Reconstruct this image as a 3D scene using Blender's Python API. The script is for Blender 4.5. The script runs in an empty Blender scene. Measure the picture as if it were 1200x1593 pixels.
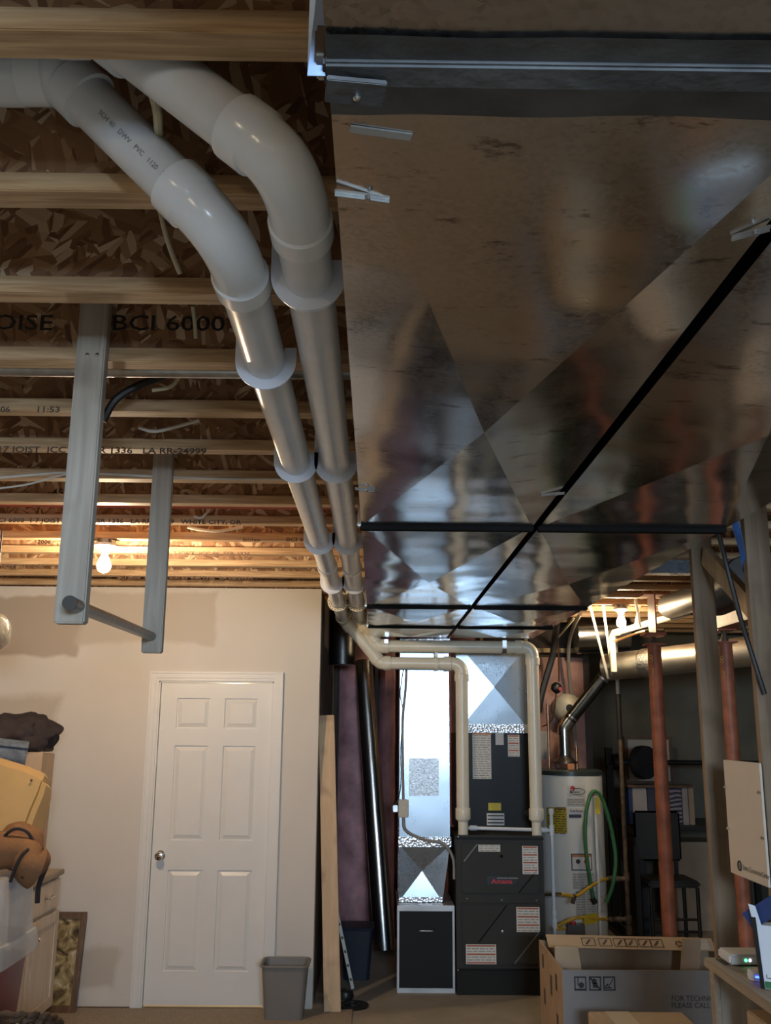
import bpy, bmesh, math, random
from mathutils import Vector, Matrix, noise as mnoise
random.seed(7)
S = bpy.context.scene
COL = S.collection
PI = math.pi

# ------------------------------------------------------------------ camera
FPX, CAMH = 1480.0, 1.73
R = Matrix.Rotation(math.radians(-.46), 3, 'Z') @ Matrix.Rotation(math.radians(90 + 12.8), 3, 'X') @ Matrix.Rotation(math.radians(.45), 3, 'Z')
CAM = Vector((0, 0, CAMH))
cd = bpy.data.cameras.new('camera'); cam = bpy.data.objects.new('camera', cd); COL.objects.link(cam)
cam.matrix_world = Matrix.Translation(CAM) @ R.to_4x4()
cd.sensor_fit = 'HORIZONTAL'; cd.sensor_width = 36; cd.lens = 36 * FPX / 1200; cd.clip_start = .02
S.camera = cam

def _ray(x, y): return R @ Vector(((x - 600) / FPX, -(y - 796.5) / FPX, -1))
def W(x, y, Y):  d = _ray(x, y); return CAM + d * (Y / d.y)              # point at depth Y
def WZ(x, y, Z): d = _ray(x, y); return CAM + d * ((Z - CAMH) / d.z)     # point at height Z
def WX(x, y, X): d = _ray(x, y); return CAM + d * (X / d.x)              # point on the plane X

# ------------------------------------------------------------------ world, window daylight, exposure
wd = bpy.data.worlds.new('world'); S.world = wd; wd.use_nodes = True
wd.node_tree.nodes['Background'].inputs[0].default_value = (.55, .7, 1, 1)
wd.node_tree.nodes['Background'].inputs[1].default_value = .6
def area(name, loc, direction, sx, sy, power, col):
    l = bpy.data.lights.new(name, 'AREA'); l.shape = 'RECTANGLE'; l.size = sx; l.size_y = sy
    l.energy = power; l.color = col
    o = bpy.data.objects.new(name, l); COL.objects.link(o); o.location = loc
    o.rotation_euler = Vector(direction).to_track_quat('-Z', 'Y').to_euler()
    return o
area('window_daylight', (.80, -2.47, 2.14), (0, 1, -.12), 1.25, .56, 118, (.60, .79, 1))
S.view_settings.view_transform = 'Standard'; S.view_settings.look = 'None'
S.view_settings.gamma = 1; S.view_settings.use_curve_mapping = False
S.view_settings.exposure = .60
BULB_W = 720.0

# ------------------------------------------------------------------ materials
MATS = {}
def newmat(name):
    m = bpy.data.materials.new(name); m.use_nodes = True
    nt = m.node_tree; b = nt.nodes['Principled BSDF']
    MATS[name] = m
    return m, nt, b
def N(nt, t, **kw):
    n = nt.nodes.new(t)
    for k, v in kw.items():
        if k in n.inputs.keys() if hasattr(n.inputs, 'keys') else False: n.inputs[k].default_value = v
        else: setattr(n, k, v)
    return n
def coords(nt, scale=(1, 1, 1), rnd=True, rot=(0, 0, 0)):
    tc = N(nt, 'ShaderNodeTexCoord'); mp = N(nt, 'ShaderNodeMapping')
    mp.inputs['Scale'].default_value = scale; mp.inputs['Rotation'].default_value = rot
    if rnd:
        oi = N(nt, 'ShaderNodeObjectInfo'); ma = N(nt, 'ShaderNodeMath', operation='MULTIPLY')
        ma.inputs[1].default_value = 37.0; nt.links.new(oi.outputs['Random'], ma.inputs[0])
        va = N(nt, 'ShaderNodeVectorMath', operation='ADD')
        nt.links.new(tc.outputs['Object'], va.inputs[0]); nt.links.new(ma.outputs[0], va.inputs[1])
        nt.links.new(va.outputs[0], mp.inputs[0])
    else:
        nt.links.new(tc.outputs['Object'], mp.inputs[0])
    return mp.outputs[0]
def ramp(nt, fac, stops):
    r = N(nt, 'ShaderNodeValToRGB'); e = r.color_ramp.elements
    while len(e) < len(stops): e.new(.5)
    for el, (p, c) in zip(e, stops):
        el.position = p; el.color = (c[0], c[1], c[2], 1)
    nt.links.new(fac, r.inputs[0]); return r.outputs[0]
def bump(nt, b, h, strength, dist=.01):
    bn = N(nt, 'ShaderNodeBump'); bn.inputs['Strength'].default_value = strength; bn.inputs['Distance'].default_value = dist
    nt.links.new(h, bn.inputs['Height']); nt.links.new(bn.outputs[0], b.inputs['Normal'])
def plain(name, col, rough=.5, metal=0, var=.12, vs=6, bs=0, bscale=40, emit=0, spec=.5, alpha=1, trans=0):
    m, nt, b = newmat(name)
    v = coords(nt); n = N(nt, 'ShaderNodeTexNoise'); n.inputs['Scale'].default_value = vs; n.inputs['Detail'].default_value = 5
    nt.links.new(v, n.inputs['Vector'])
    lo = [max(0, c * (1 - var)) for c in col]; hi = [min(1, c * (1 + var)) for c in col]
    nt.links.new(ramp(nt, n.outputs['Fac'], [(.3, lo), (.7, hi)]), b.inputs['Base Color'])
    b.inputs['Roughness'].default_value = rough; b.inputs['Metallic'].default_value = metal
    b.inputs['Specular IOR Level'].default_value = spec
    b.inputs['Alpha'].default_value = alpha; b.inputs['Transmission Weight'].default_value = trans
    if bs:
        n2 = N(nt, 'ShaderNodeTexNoise'); n2.inputs['Scale'].default_value = bscale; n2.inputs['Detail'].default_value = 4
        nt.links.new(v, n2.inputs['Vector']); bump(nt, b, n2.outputs['Fac'], bs)
    if emit:
        b.inputs['Emission Color'].default_value = (*col, 1); b.inputs['Emission Strength'].default_value = emit
    return m
def wood(name, a, c, axis='X', scale=9, rough=.65, knots=True):
    m, nt, b = newmat(name)
    st = {'X': (.06, 1, 1), 'Y': (1, .06, 1), 'Z': (1, 1, .06)}[axis]
    v = coords(nt, [s * scale for s in st])
    n = N(nt, 'ShaderNodeTexNoise'); n.inputs['Scale'].default_value = 5; n.inputs['Detail'].default_value = 8; n.inputs['Distortion'].default_value = .6
    nt.links.new(v, n.inputs['Vector'])
    col = ramp(nt, n.outputs['Fac'], [(.28, a), (.5, [(x + y) / 2 for x, y in zip(a, c)]), (.68, c)])
    if knots:
        v2 = coords(nt, (2.2, 2.2, 2.2)); k = N(nt, 'ShaderNodeTexNoise'); k.inputs['Scale'].default_value = 2.5; k.inputs['Detail'].default_value = 2
        nt.links.new(v2, k.inputs['Vector'])
        mx = N(nt, 'ShaderNodeMixRGB', blend_type='MULTIPLY'); nt.links.new(col, mx.inputs[1])
        nt.links.new(ramp(nt, k.outputs['Fac'], [(.3, (.62, .58, .55)), (.45, (1, 1, 1))]), mx.inputs[2]); mx.inputs[0].default_value = .8
        col = mx.outputs[0]
    nt.links.new(col, b.inputs['Base Color']); b.inputs['Roughness'].default_value = rough
    bump(nt, b, n.outputs['Fac'], .25, .002)
    return m
def osb(name, plane):
    m, nt, b = newmat(name)
    cols = []
    for rot, sc in ((.25, 1), (-.85, 1.15), (1.15, .85)):
        if plane == 'XZ': s, r = (62 * sc, 19, 14 * sc), (0, rot, 0)
        else: s, r = (30 * sc, 9 * sc, 9), (0, 0, rot)
        v0 = coords(nt, (1, 1, 1), True, r); m2_ = N(nt, 'ShaderNodeMapping'); m2_.inputs['Scale'].default_value = s; nt.links.new(v0, m2_.inputs[0]); v = m2_.outputs[0]
        vo = N(nt, 'ShaderNodeTexVoronoi'); vo.inputs['Scale'].default_value = 1; vo.inputs['Randomness'].default_value = 1
        nt.links.new(v, vo.inputs['Vector']); cols.append(vo)
    sel = N(nt, 'ShaderNodeTexVoronoi'); sel.inputs['Scale'].default_value = 20
    nt.links.new(coords(nt), sel.inputs['Vector'])
    sp = N(nt, 'ShaderNodeSeparateColor'); nt.links.new(sel.outputs['Color'], sp.inputs[0])
    g1 = N(nt, 'ShaderNodeMath', operation='GREATER_THAN'); g1.inputs[1].default_value = .4; nt.links.new(sp.outputs[0], g1.inputs[0])
    g2 = N(nt, 'ShaderNodeMath', operation='GREATER_THAN'); g2.inputs[1].default_value = .7; nt.links.new(sp.outputs[0], g2.inputs[0])
    m1 = N(nt, 'ShaderNodeMixRGB'); nt.links.new(g1.outputs[0], m1.inputs[0]); nt.links.new(cols[0].outputs['Color'], m1.inputs[1]); nt.links.new(cols[1].outputs['Color'], m1.inputs[2])
    m2 = N(nt, 'ShaderNodeMixRGB'); nt.links.new(g2.outputs[0], m2.inputs[0]); nt.links.new(m1.outputs[0], m2.inputs[1]); nt.links.new(cols[2].outputs['Color'], m2.inputs[2])
    s2 = N(nt, 'ShaderNodeSeparateColor'); nt.links.new(m2.outputs[0], s2.inputs[0])
    c = ramp(nt, s2.outputs[1], [(.0, (.17, .080, .037)), (.35, (.30, .155, .075)), (.70, (.36, .20, .10)), (.83, (.44, .27, .145)), (.90, (.60, .43, .27)), (1, (.74, .58, .40))])
    nt.links.new(c, b.inputs['Base Color']); b.inputs['Roughness'].default_value = .6
    bump(nt, b, s2.outputs[1], .3, .002)
    return m
def galv(name, col=(.60, .61, .61), r0=.12, r1=.30, wav=.05, spangle=45, stain=.25, scuff=0):
    m, nt, b = newmat(name)
    v = coords(nt)
    vo = N(nt, 'ShaderNodeTexVoronoi'); vo.inputs['Scale'].default_value = spangle; nt.links.new(v, vo.inputs['Vector'])
    sp = N(nt, 'ShaderNodeSeparateColor'); nt.links.new(vo.outputs['Color'], sp.inputs[0])
    n = N(nt, 'ShaderNodeTexNoise'); n.inputs['Scale'].default_value = 2.2; n.inputs['Detail'].default_value = 7; n.inputs['Roughness'].default_value = .7
    nt.links.new(v, n.inputs['Vector'])
    mx = N(nt, 'ShaderNodeMath', operation='MULTIPLY_ADD'); nt.links.new(sp.outputs[0], mx.inputs[0]); mx.inputs[1].default_value = .22; nt.links.new(n.outputs['Fac'], mx.inputs[2])
    mr = N(nt, 'ShaderNodeMapRange'); nt.links.new(mx.outputs[0], mr.inputs[0]); mr.inputs[1].default_value = .3; mr.inputs[2].default_value = .85
    mr.inputs[3].default_value = r0; mr.inputs[4].default_value = r1; nt.links.new(mr.outputs[0], b.inputs['Roughness'])
    lo = [c * (1 - stain) for c in col]
    cc_ = ramp(nt, mx.outputs[0], [(.35, lo), (.65, col)])
    if scuff:   # black rub marks and oxide streaks on the sheet
        ns = N(nt, 'ShaderNodeTexNoise'); ns.inputs['Scale'].default_value = 9; ns.inputs['Detail'].default_value = 9; ns.inputs['Roughness'].default_value = .72
        nt.links.new(coords(nt, (1, 2.6, 1)), ns.inputs['Vector'])
        mk = N(nt, 'ShaderNodeMixRGB', blend_type='MULTIPLY'); mk.inputs[0].default_value = scuff; nt.links.new(cc_, mk.inputs[1])
        nt.links.new(ramp(nt, ns.outputs['Fac'], [(.585, (1, 1, 1)), (.66, (.25, .24, .23))]), mk.inputs[2]); cc_ = mk.outputs[0]
    nt.links.new(cc_, b.inputs['Base Color'])
    b.inputs['Metallic'].default_value = 1
    n3 = N(nt, 'ShaderNodeTexNoise'); n3.inputs['Scale'].default_value = 3.0; n3.inputs['Detail'].default_value = 1
    nt.links.new(v, n3.inputs['Vector']); bump(nt, b, n3.outputs['Fac'], wav, .12)
    return m
def foil(name, col=(.75, .77, .80)):
    m, nt, b = newmat(name); v = coords(nt)
    n = N(nt, 'ShaderNodeTexVoronoi'); n.inputs['Scale'].default_value = 60; nt.links.new(v, n.inputs['Vector'])
    b.inputs['Base Color'].default_value = (*col, 1); b.inputs['Metallic'].default_value = 1; b.inputs['Roughness'].default_value = .3
    bump(nt, b, n.outputs['Distance'], .35, .010); return m
def printed(name, bg, ink, head=None, lines=70, rough=.5):
    """paper sticker: rows of small print and heavier coloured rules"""
    m, nt, b = newmat(name)
    v = coords(nt, (1, 1, 1))
    br = N(nt, 'ShaderNodeTexNoise'); br.inputs['Scale'].default_value = 1; br.inputs['Detail'].default_value = 2
    mp = N(nt, 'ShaderNodeMapping'); mp.inputs['Scale'].default_value = (90, 90, lines * 2.2); nt.links.new(v, mp.inputs[0]); nt.links.new(mp.outputs[0], br.inputs['Vector'])
    wv = N(nt, 'ShaderNodeTexWave', bands_direction='Z'); wv.inputs['Scale'].default_value = lines / 6.28 * 2; nt.links.new(v, wv.inputs['Vector'])
    mu = N(nt, 'ShaderNodeMath', operation='MULTIPLY'); nt.links.new(br.outputs['Fac'], mu.inputs[0]); nt.links.new(wv.outputs['Fac'], mu.inputs[1])
    c = ramp(nt, mu.outputs[0], [(.27, bg), (.36, [i * .55 + k * .45 for i, k in zip(ink, bg)])])
    if head:
        w2 = N(nt, 'ShaderNodeTexWave', bands_direction='Z'); w2.inputs['Scale'].default_value = lines / 6.28 / 3.1; nt.links.new(v, w2.inputs['Vector'])
        mx = N(nt, 'ShaderNodeMixRGB'); nt.links.new(ramp(nt, w2.outputs['Fac'], [(.955, (0, 0, 0)), (.965, (1, 1, 1))]), mx.inputs[0])
        nt.links.new(c, mx.inputs[1]); mx.inputs[2].default_value = (*head, 1); c = mx.outputs[0]
    nt.links.new(c, b.inputs['Base Color']); b.inputs['Roughness'].default_value = rough
    return m

osb('osb', 'XZ'); osb('osb_deck', 'XY')
wood('flange_wood', (.34, .20, .095), (.62, .43, .24), 'X', 16, .6, False)
wood('stud_wood', (.19, .13, .08), (.31, .225, .145), 'Z', 7)
wood('stud_pale', (.42, .31, .19), (.60, .47, .31), 'Z', 7)
wood('grey_wood', (.32, .28, .23), (.48, .435, .37), 'Z', 7)
wood('pine', (.50, .34, .19), (.66, .47, .28), 'Z', 5, .55)
wood('yellow_wood', (.50, .36, .17), (.66, .50, .27), 'Z', 7)
wood('ply', (.27, .21, .15), (.42, .34, .25), 'Y', 6)
wood('maple', (.55, .43, .31), (.68, .56, .43), 'Z', 5, .4, False)
wood('frame_wood', (.10, .055, .03), (.19, .11, .06), 'Z', 10, .4, False)
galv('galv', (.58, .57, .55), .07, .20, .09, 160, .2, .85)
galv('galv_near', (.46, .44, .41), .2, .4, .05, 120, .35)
galv('galv_plenum', (.40, .47, .54), .25, .32, .03, 140, .08)
galv('galv_round', (.58, .59, .58), .20, .26, .02, 140, .08)
galv('galv_lit', (.72, .71, .66), .38, .46, .02, 140, .08)  # lit copy of the round duct metal: bulb light put into a brighter colour
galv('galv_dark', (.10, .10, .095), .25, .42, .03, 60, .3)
foil('foil')
plain('cover_metal', (.50, .52, .54), .4, 1, .35, 70, .25, 90)
plain('strap_metal', (.55, .57, .58), .28, 1, .15, 30)
plain('edge_metal', (.16, .22, .34), .34, .9, .1, 30)
plain('bar_metal', (.22, .22, .215), .35, .9, .15, 30)
plain('chrome', (.72, .70, .66), .12, 1, .03)
plain('steel_dark', (.16, .16, .16), .4, 1)
plain('seam_black', (.012, .012, .012), .9, spec=.1)
plain('sealant', (.085, .09, .095), .6, 0, .4, 9, .5, 18)
plain('pvc', (.68, .71, .74), .27, 0, .05, 12)
plain('pvc_fit', (.78, .82, .86), .2, 0, .03)
plain('pvc_cream', (.82, .77, .62), .3, 0, .05)
plain('hook_plastic', (.74, .80, .92), .3, 0, .03)
plain('ink', (.03, .028, .028), .6, 0, .3, 60)
plain('ink_soft', (.085, .065, .05), .7, 0, .5, 90)
plain('ink_faint', (.17, .10, .06), .7, 0, .4, 90)
plain('ink_pipe', (.20, .20, .215), .6, 0, .4, 90)
plain('white_paint', (.74, .72, .68), .35, 0, .02)
plain('door_white', (.76, .74, .70), .32, 0, .02)
plain('porcelain', (.78, .75, .68), .25, 0, .03)
plain('black_plastic', (.015, .015, .016), .4)
plain('black_metal', (.022, .022, .022), .45, .4)
plain('red_plastic', (.55, .03, .05), .4)
plain('furnace_grey', (.036, .034, .029), .55, 0, .08, 4, .02, 300, spec=.3)
plain('furnace_dark', (.012, .0115, .010), .55, 0, .1, 4, spec=.25)
plain('furnace_line', (.20, .195, .18), .4, .3)
plain('coil_black', (.007, .0075, .008), .42, 0, .1, 3, spec=.25)
plain('filter_black', (.012, .0125, .013), .55, 0, .06, 4, .04, 200, spec=.25)
plain('pvc_grey', (.35, .36, .36), .4)
plain('pink_insul', (.66, .34, .36), .55, 0, .4, 5, .8, 9)
plain('pink_light', (.55, .32, .27), .65, 0, .3, 5, .8, 12)
plain('concrete_wall', (.16, .15, .115), .85, 0, .2, 3, .2, 30)
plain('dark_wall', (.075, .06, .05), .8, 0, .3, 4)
plain('red_oxide', (.37, .12, .062), .5, 0, .35, 9, .15, 60)
plain('rusty_iron', (.14, .105, .075), .65, .5, .5, 18, .3, 60)
plain('copper', (.62, .33, .16), .32, 1, .25, 14)
plain('pex_red', (.45, .11, .075), .35)
plain('romex', (.60, .54, .36), .45)
plain('cable_grey', (.27, .26, .24), .5)
plain('cable_white', (.68, .66, .60), .45)
plain('cable_blue', (.05, .15, .42), .4)
plain('cable_black', (.012, .012, .013), .5)
plain('hose_green', (.045, .19, .075), .35, 0, .15, 20)
plain('gas_yellow', (.66, .42, .045), .35, 0, .12, 20)
plain('tag_yellow', (.66, .52, .03), .5, 0, .1)
plain('heater_white', (.80, .82, .78), .22, 0, .03)
plain('heater_cap', (.035, .05, .05), .35)
plain('tank_cream', (.62, .58, .44), .35, 0, .1)
plain('grey_bin', (.20, .185, .165), .5, 0, .05, 8, .05, 120)
plain('blue_bin', (.016, .024, .045), .45)
plain('cardboard', (.44, .32, .215), .75, 0, .1, 6, .06, 90)
plain('cardboard_daylit', (.30, .285, .28), .7, 0, .1, 4, .04, 90)  # carton front: cool window light painted in as grey over brown cardboard
plain('cardboard_pale', (.52, .40, .27), .75, 0, .1, 6)
plain('cardboard_shaded', (.045, .030, .02), .8)  # deep shade inside the carton put into the colour; the cardboard is brown
plain('tape', (.62, .52, .38), .3, 0, .06)
plain('foam_tan', (.58, .38, .155), .6, 0, .07, 5, .05, 50)
plain('bag_brown', (.20, .095, .038), .75, 0, .15, 8, .25, 70)
plain('bag_trim', (.02, .016, .018), .7)
plain('cloth_dark', (.026, .018, .02), .9, 0, .35, 7, .3, 60)
plain('cloth_blue', (.10, .13, .175), .9, 0, .3, 30, .7, 90)
plain('bin_clear', (.62, .64, .66), .28, 0, .05, 6, alpha=.5)
plain('bin_red', (.15, .010, .018), .35, 0, .12)
plain('tinsel', (.28, .36, .52), .3, .7, .6, 40, .8, 60)
plain('wicker', (.085, .05, .03), .55, 0, .4, 40, .4, 80)
plain('carpet', (.34, .275, .20), .95, 0, .28, 120, .7, 240)
plain('router_white', (.74, .75, .76), .35, 0, .02)
plain('product_blue', (.022, .045, .15), .35, 0, .1)
plain('product_white', (.70, .74, .80), .45, 0, .03)
plain('panel_white', (.66, .60, .52), .45, 0, .03)
plain('panel_cream', (.58, .54, .45), .5, 0, .05)
plain('stripe_dark', (.05, .05, .09), .6)
plain('book_pale', (.40, .37, .36), .6)
plain('book_blue', (.10, .10, .19), .6)
plain('weight_plate', (.028, .03, .036), .45)
plain('logo_red', (.55, .02, .03), .4)
plain('logo_blue', (.06, .06, .25), .4)
plain('paper_white', (.72, .70, .64), .5, 0, .03)
plain('paper_orange', (.60, .25, .10), .5, 0, .05)
plain('chalk_yellow', (.80, .62, .18), .8, 0, .1)
plain('silver_paint', (.62, .64, .66), .35, .7)
plain('led_green', (.05, .9, .35), .4, emit=6)
plain('led_white', (.8, .95, 1), .4, emit=4)
plain('led_blue', (.03, .10, 1), .4, emit=6)
plain('bulb_lit', (1, .75, .49), .3, 0, 0, emit=BULB_W)
plain('bulb_lit_far', (1, .77, .48), .3, 0, 0, emit=BULB_W * .46)
plain('bulb_lit_dim', (1, .80, .55), .3, 0, 0, emit=BULB_W * .25)
plain('glass_clear', (.9, .88, .75), .05, 0, .03, trans=.95, bs=1, bscale=60)
plain('window_pane', (.75, .85, 1), .1, 0, 0, emit=2.0)
printed('sticker_red', (.66, .63, .57), (.25, .22, .2), (.42, .12, .07), 190)
printed('sticker_text', (.62, .60, .53), (.16, .15, .14), None, 210)
printed('sticker_bars', (.62, .62, .60), (.3, .3, .3), (.03, .035, .06), 190)
printed('sticker_yellow', (.62, .47, .02), (.12, .09, .01), None, 130)
plain('label_grey', (.56, .56, .53), .5)
plain('print_red', (.45, .10, .05), .6)
plain('print_grey', (.30, .28, .25), .6)
# picture print
m, nt, b = newmat('picture_print'); v = coords(nt)
n = N(nt, 'ShaderNodeTexNoise'); n.inputs['Scale'].default_value = 13; n.inputs['Detail'].default_value = 9; n.inputs['Distortion'].default_value = 1.2; nt.links.new(v, n.inputs['Vector'])
nt.links.new(ramp(nt, n.outputs['Fac'], [(.34, (.03, .02, .01)), (.46, (.18, .12, .05)), (.58, (.40, .30, .14)), (.72, (.58, .52, .36))]), b.inputs['Base Color']); b.inputs['Roughness'].default_value = .35
# floor concrete with stains
m, nt, b = newmat('concrete_floor'); v = coords(nt, rnd=False)
n = N(nt, 'ShaderNodeTexNoise'); n.inputs['Scale'].default_value = 1.6; n.inputs['Detail'].default_value = 9; n.inputs['Roughness'].default_value = .65; nt.links.new(v, n.inputs['Vector'])
nt.links.new(ramp(nt, n.outputs['Fac'], [(.3, (.25, .22, .17)), (.55, (.35, .31, .245)), (.75, (.42, .38, .30))]), b.inputs['Base Color']); b.inputs['Roughness'].default_value = .6
bump(nt, b, n.outputs['Fac'], .1, .01)
# zebra cloth
m, nt, b = newmat('zebra'); v = coords(nt)
n = N(nt, 'ShaderNodeTexWave', bands_direction='Z'); n.inputs['Scale'].default_value = 9; n.inputs['Distortion'].default_value = 5; n.inputs['Detail Scale'].default_value = .8; nt.links.new(v, n.inputs['Vector'])
nt.links.new(ramp(nt, n.outputs['Fac'], [(.45, (.03, .03, .06)), (.55, (.30, .30, .36))]), b.inputs['Base Color'])
# drywall with bare-board patches and joint compound, set out where they are on the wall
m, nt, b = newmat('drywall'); v = coords(nt, rnd=False)
nd = N(nt, 'ShaderNodeTexNoise'); nd.inputs['Scale'].default_value = 4; nd.inputs['Detail'].default_value = 6; nt.links.new(v, nd.inputs['Vector'])
sub = N(nt, 'ShaderNodeVectorMath', operation='MULTIPLY_ADD'); nt.links.new(nd.outputs['Color'], sub.inputs[0]); sub.inputs[1].default_value = (.16, 0, .12); nt.links.new(v, sub.inputs[2])
sx = N(nt, 'ShaderNodeSeparateXYZ'); nt.links.new(sub.outputs[0], sx.inputs[0])
base = (.66, .61, .545)
c_out = None
def patch(prev, x0, x1, z0, z1, col, soft=.03, amt=1):
    fs = []
    for ax, lo, hi in ((0, x0 + .08, x1 + .08), (2, z0 + .06, z1 + .06)):
        for edge, sgn in ((lo, 1), (hi, -1)):
            mr = N(nt, 'ShaderNodeMapRange'); nt.links.new(sx.outputs[ax], mr.inputs[0])
            mr.inputs[1].default_value = edge - soft * sgn; mr.inputs[2].default_value = edge + soft * sgn
            fs.append(mr.outputs[0])
    f = fs[0]
    for g in fs[1:]:
        mm = N(nt, 'ShaderNodeMath', operation='MULTIPLY'); nt.links.new(f, mm.inputs[0]); nt.links.new(g, mm.inputs[1]); f = mm.outputs[0]
    ma = N(nt, 'ShaderNodeMath', operation='MULTIPLY'); nt.links.new(f, ma.inputs[0]); ma.inputs[1].default_value = amt
    mx = N(nt, 'ShaderNodeMixRGB'); nt.links.new(ma.outputs[0], mx.inputs[0]); nt.links.new(prev, mx.inputs[1]); mx.inputs[2].default_value = (*col, 1)
    return mx.outputs[0]
n0 = N(nt, 'ShaderNodeTexNoise'); n0.inputs['Scale'].default_value = 1.3; n0.inputs['Detail'].default_value = 4; nt.links.new(v, n0.inputs['Vector'])
prev = ramp(nt, n0.outputs['Fac'], [(.3, [c * .95 for c in base]), (.7, [c * 1.04 for c in base])])
prev = patch(prev, -2.9, -2.02, 2.20, 2.60, (.45, .375, .295), .012)
prev = patch(prev, -2.05, -1.1, 2.28, 2.64, (.53, .46, .38), .015, .85)
prev = patch(prev, -3.0, -2.12, 1.70, 1.93, (.50, .43, .345), .03, .9)
prev = patch(prev, -1.86, -1.62, .12, .36, (.51, .44, .36), .02, .9)
prev = patch(prev, -1.80, -1.66, .02, .11, (.68, .63, .55), .03, .9)
prev = patch(prev, -.95, -.4, 1.9, 2.6, (.66, .61, .53), .06, .8)
nt.links.new(prev, b.inputs['Base Color']); b.inputs['Roughness'].default_value = .7
bump(nt, b, n0.outputs['Fac'], .1, .01)

# ------------------------------------------------------------------ mesh helpers
ORG = {}
class MB:
    def __init__(s): s.v = []; s.f = []
    def add(s, vs, fs):
        o = len(s.v); s.v += [Vector(p) for p in vs]; s.f += [tuple(i + o for i in f) for f in fs]; return s
    def box(s, x0, x1, y0, y1, z0, z1):
        return s.add([(x0, y0, z0), (x1, y0, z0), (x1, y1, z0), (x0, y1, z0), (x0, y0, z1), (x1, y0, z1), (x1, y1, z1), (x0, y1, z1)],
                     [(0, 3, 2, 1), (4, 5, 6, 7), (0, 1, 5, 4), (1, 2, 6, 5), (2, 3, 7, 6), (3, 0, 4, 7)])
    def obox(s, c, ax, ay, az, hx, hy, hz):
        c = Vector(c); ax, ay, az = Vector(ax).normalized(), Vector(ay).normalized(), Vector(az).normalized()
        P = [c + ax * hx * i + ay * hy * j + az * hz * k for k in (-1, 1) for i, j in ((-1, -1), (1, -1), (1, 1), (-1, 1))]
        return s.add(P, [(0, 3, 2, 1), (4, 5, 6, 7), (0, 1, 5, 4), (1, 2, 6, 5), (2, 3, 7, 6), (3, 0, 4, 7)])
    def bar(s, p0, p1, w, t, side=(1, 0, 0)):
        p0, p1 = Vector(p0), Vector(p1); d = (p1 - p0); L = d.length; d.normalize()
        sd = Vector(side); sd = (sd - d * sd.dot(d)).normalized(); u = d.cross(sd)
        return s.obox((p0 + p1) / 2, sd, u, d, w / 2, t / 2, L / 2)
    def hexa(s, P): return s.add(P, [(0, 3, 2, 1), (4, 5, 6, 7), (0, 1, 5, 4), (1, 2, 6, 5), (2, 3, 7, 6), (3, 0, 4, 7)])
    def tube(s, pts, r, seg=16, cap=True, ell=None):
        pts = [Vector(p) for p in pts]; n = len(pts)
        rs = r if isinstance(r, (list, tuple)) else [r] * n
        tg = []
        for i in range(n):
            a = pts[max(i - 1, 0)]; c = pts[min(i + 1, n - 1)]; d = c - a
            if d.length < 1e-7: d = tg[-1] if tg else Vector((0, 0, 1))
            tg.append(d.normalized())
        up = Vector((0, 0, 1)) if abs(tg[0].z) < .9 else Vector((1, 0, 0))
        u = (up - tg[0] * up.dot(tg[0])).normalized(); rings = []
        for i in range(n):
            u = (u - tg[i] * u.dot(tg[i])).normalized(); w = tg[i].cross(u)
            rings.append([pts[i] + (u * math.cos(a) + w * math.sin(a)) * rs[i] for a in [2 * PI * k / seg for k in range(seg)]])
        o = len(s.v); s.v += [p for rg in rings for p in rg]
        for i in range(n - 1):
            for k in range(seg):
                a, c = o + i * seg + k, o + i * seg + (k + 1) % seg
                s.f.append((a, c, c + seg, a + seg))
        if cap:
            s.f.append(tuple(o + k for k in range(seg - 1, -1, -1))); s.f.append(tuple(o + (n - 1) * seg + k for k in range(seg)))
        return s
    def lathe(s, c, prof, axis=(0, 0, 1), seg=28, closed=False):
        """prof: (radius, height along axis)"""
        c = Vector(c); a = Vector(axis).normalized(); up = Vector((0, 0, 1)) if abs(a.z) < .9 else Vector((1, 0, 0))
        u = (up - a * up.dot(a)).normalized(); w = a.cross(u); o = len(s.v); n = len(prof)
        for r, h in prof:
            for k in range(seg):
                t = 2 * PI * k / seg; s.v.append(c + a * h + (u * math.cos(t) + w * math.sin(t)) * r)
        for i in range(n - 1):
            for k in range(seg):
                p, q = o + i * seg + k, o + i * seg + (k + 1) % seg; s.f.append((p, q, q + seg, p + seg))
        if closed:
            for k in range(seg):
                p, q = o + (n - 1) * seg + k, o + (n - 1) * seg + (k + 1) % seg; s.f.append((p, q, o + (k + 1) % seg, o + k))
        else:
            s.f.append(tuple(o + k for k in range(seg - 1, -1, -1))); s.f.append(tuple(o + (n - 1) * seg + k for k in range(seg)))
        return s
    def ribbon(s, path, w, t, wdir):
        """rectangular section swept along path; wdir = direction of the width"""
        path = [Vector(p) for p in path]; wd_ = Vector(wdir).normalized(); o = len(s.v); n = len(path)
        for i, p in enumerate(path):
            d = (path[min(i + 1, n - 1)] - path[max(i - 1, 0)]).normalized(); nn = d.cross(wd_).normalized()
            s.v += [p + wd_ * w / 2 + nn * t / 2, p - wd_ * w / 2 + nn * t / 2, p - wd_ * w / 2 - nn * t / 2, p + wd_ * w / 2 - nn * t / 2]
        for i in range(n - 1):
            for k in range(4):
                a, c = o + i * 4 + k, o + i * 4 + (k + 1) % 4; s.f.append((a, c, c + 4, a + 4))
        s.f += [(o + 3, o + 2, o + 1, o), tuple(o + (n - 1) * 4 + k for k in range(4))]; return s
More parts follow.
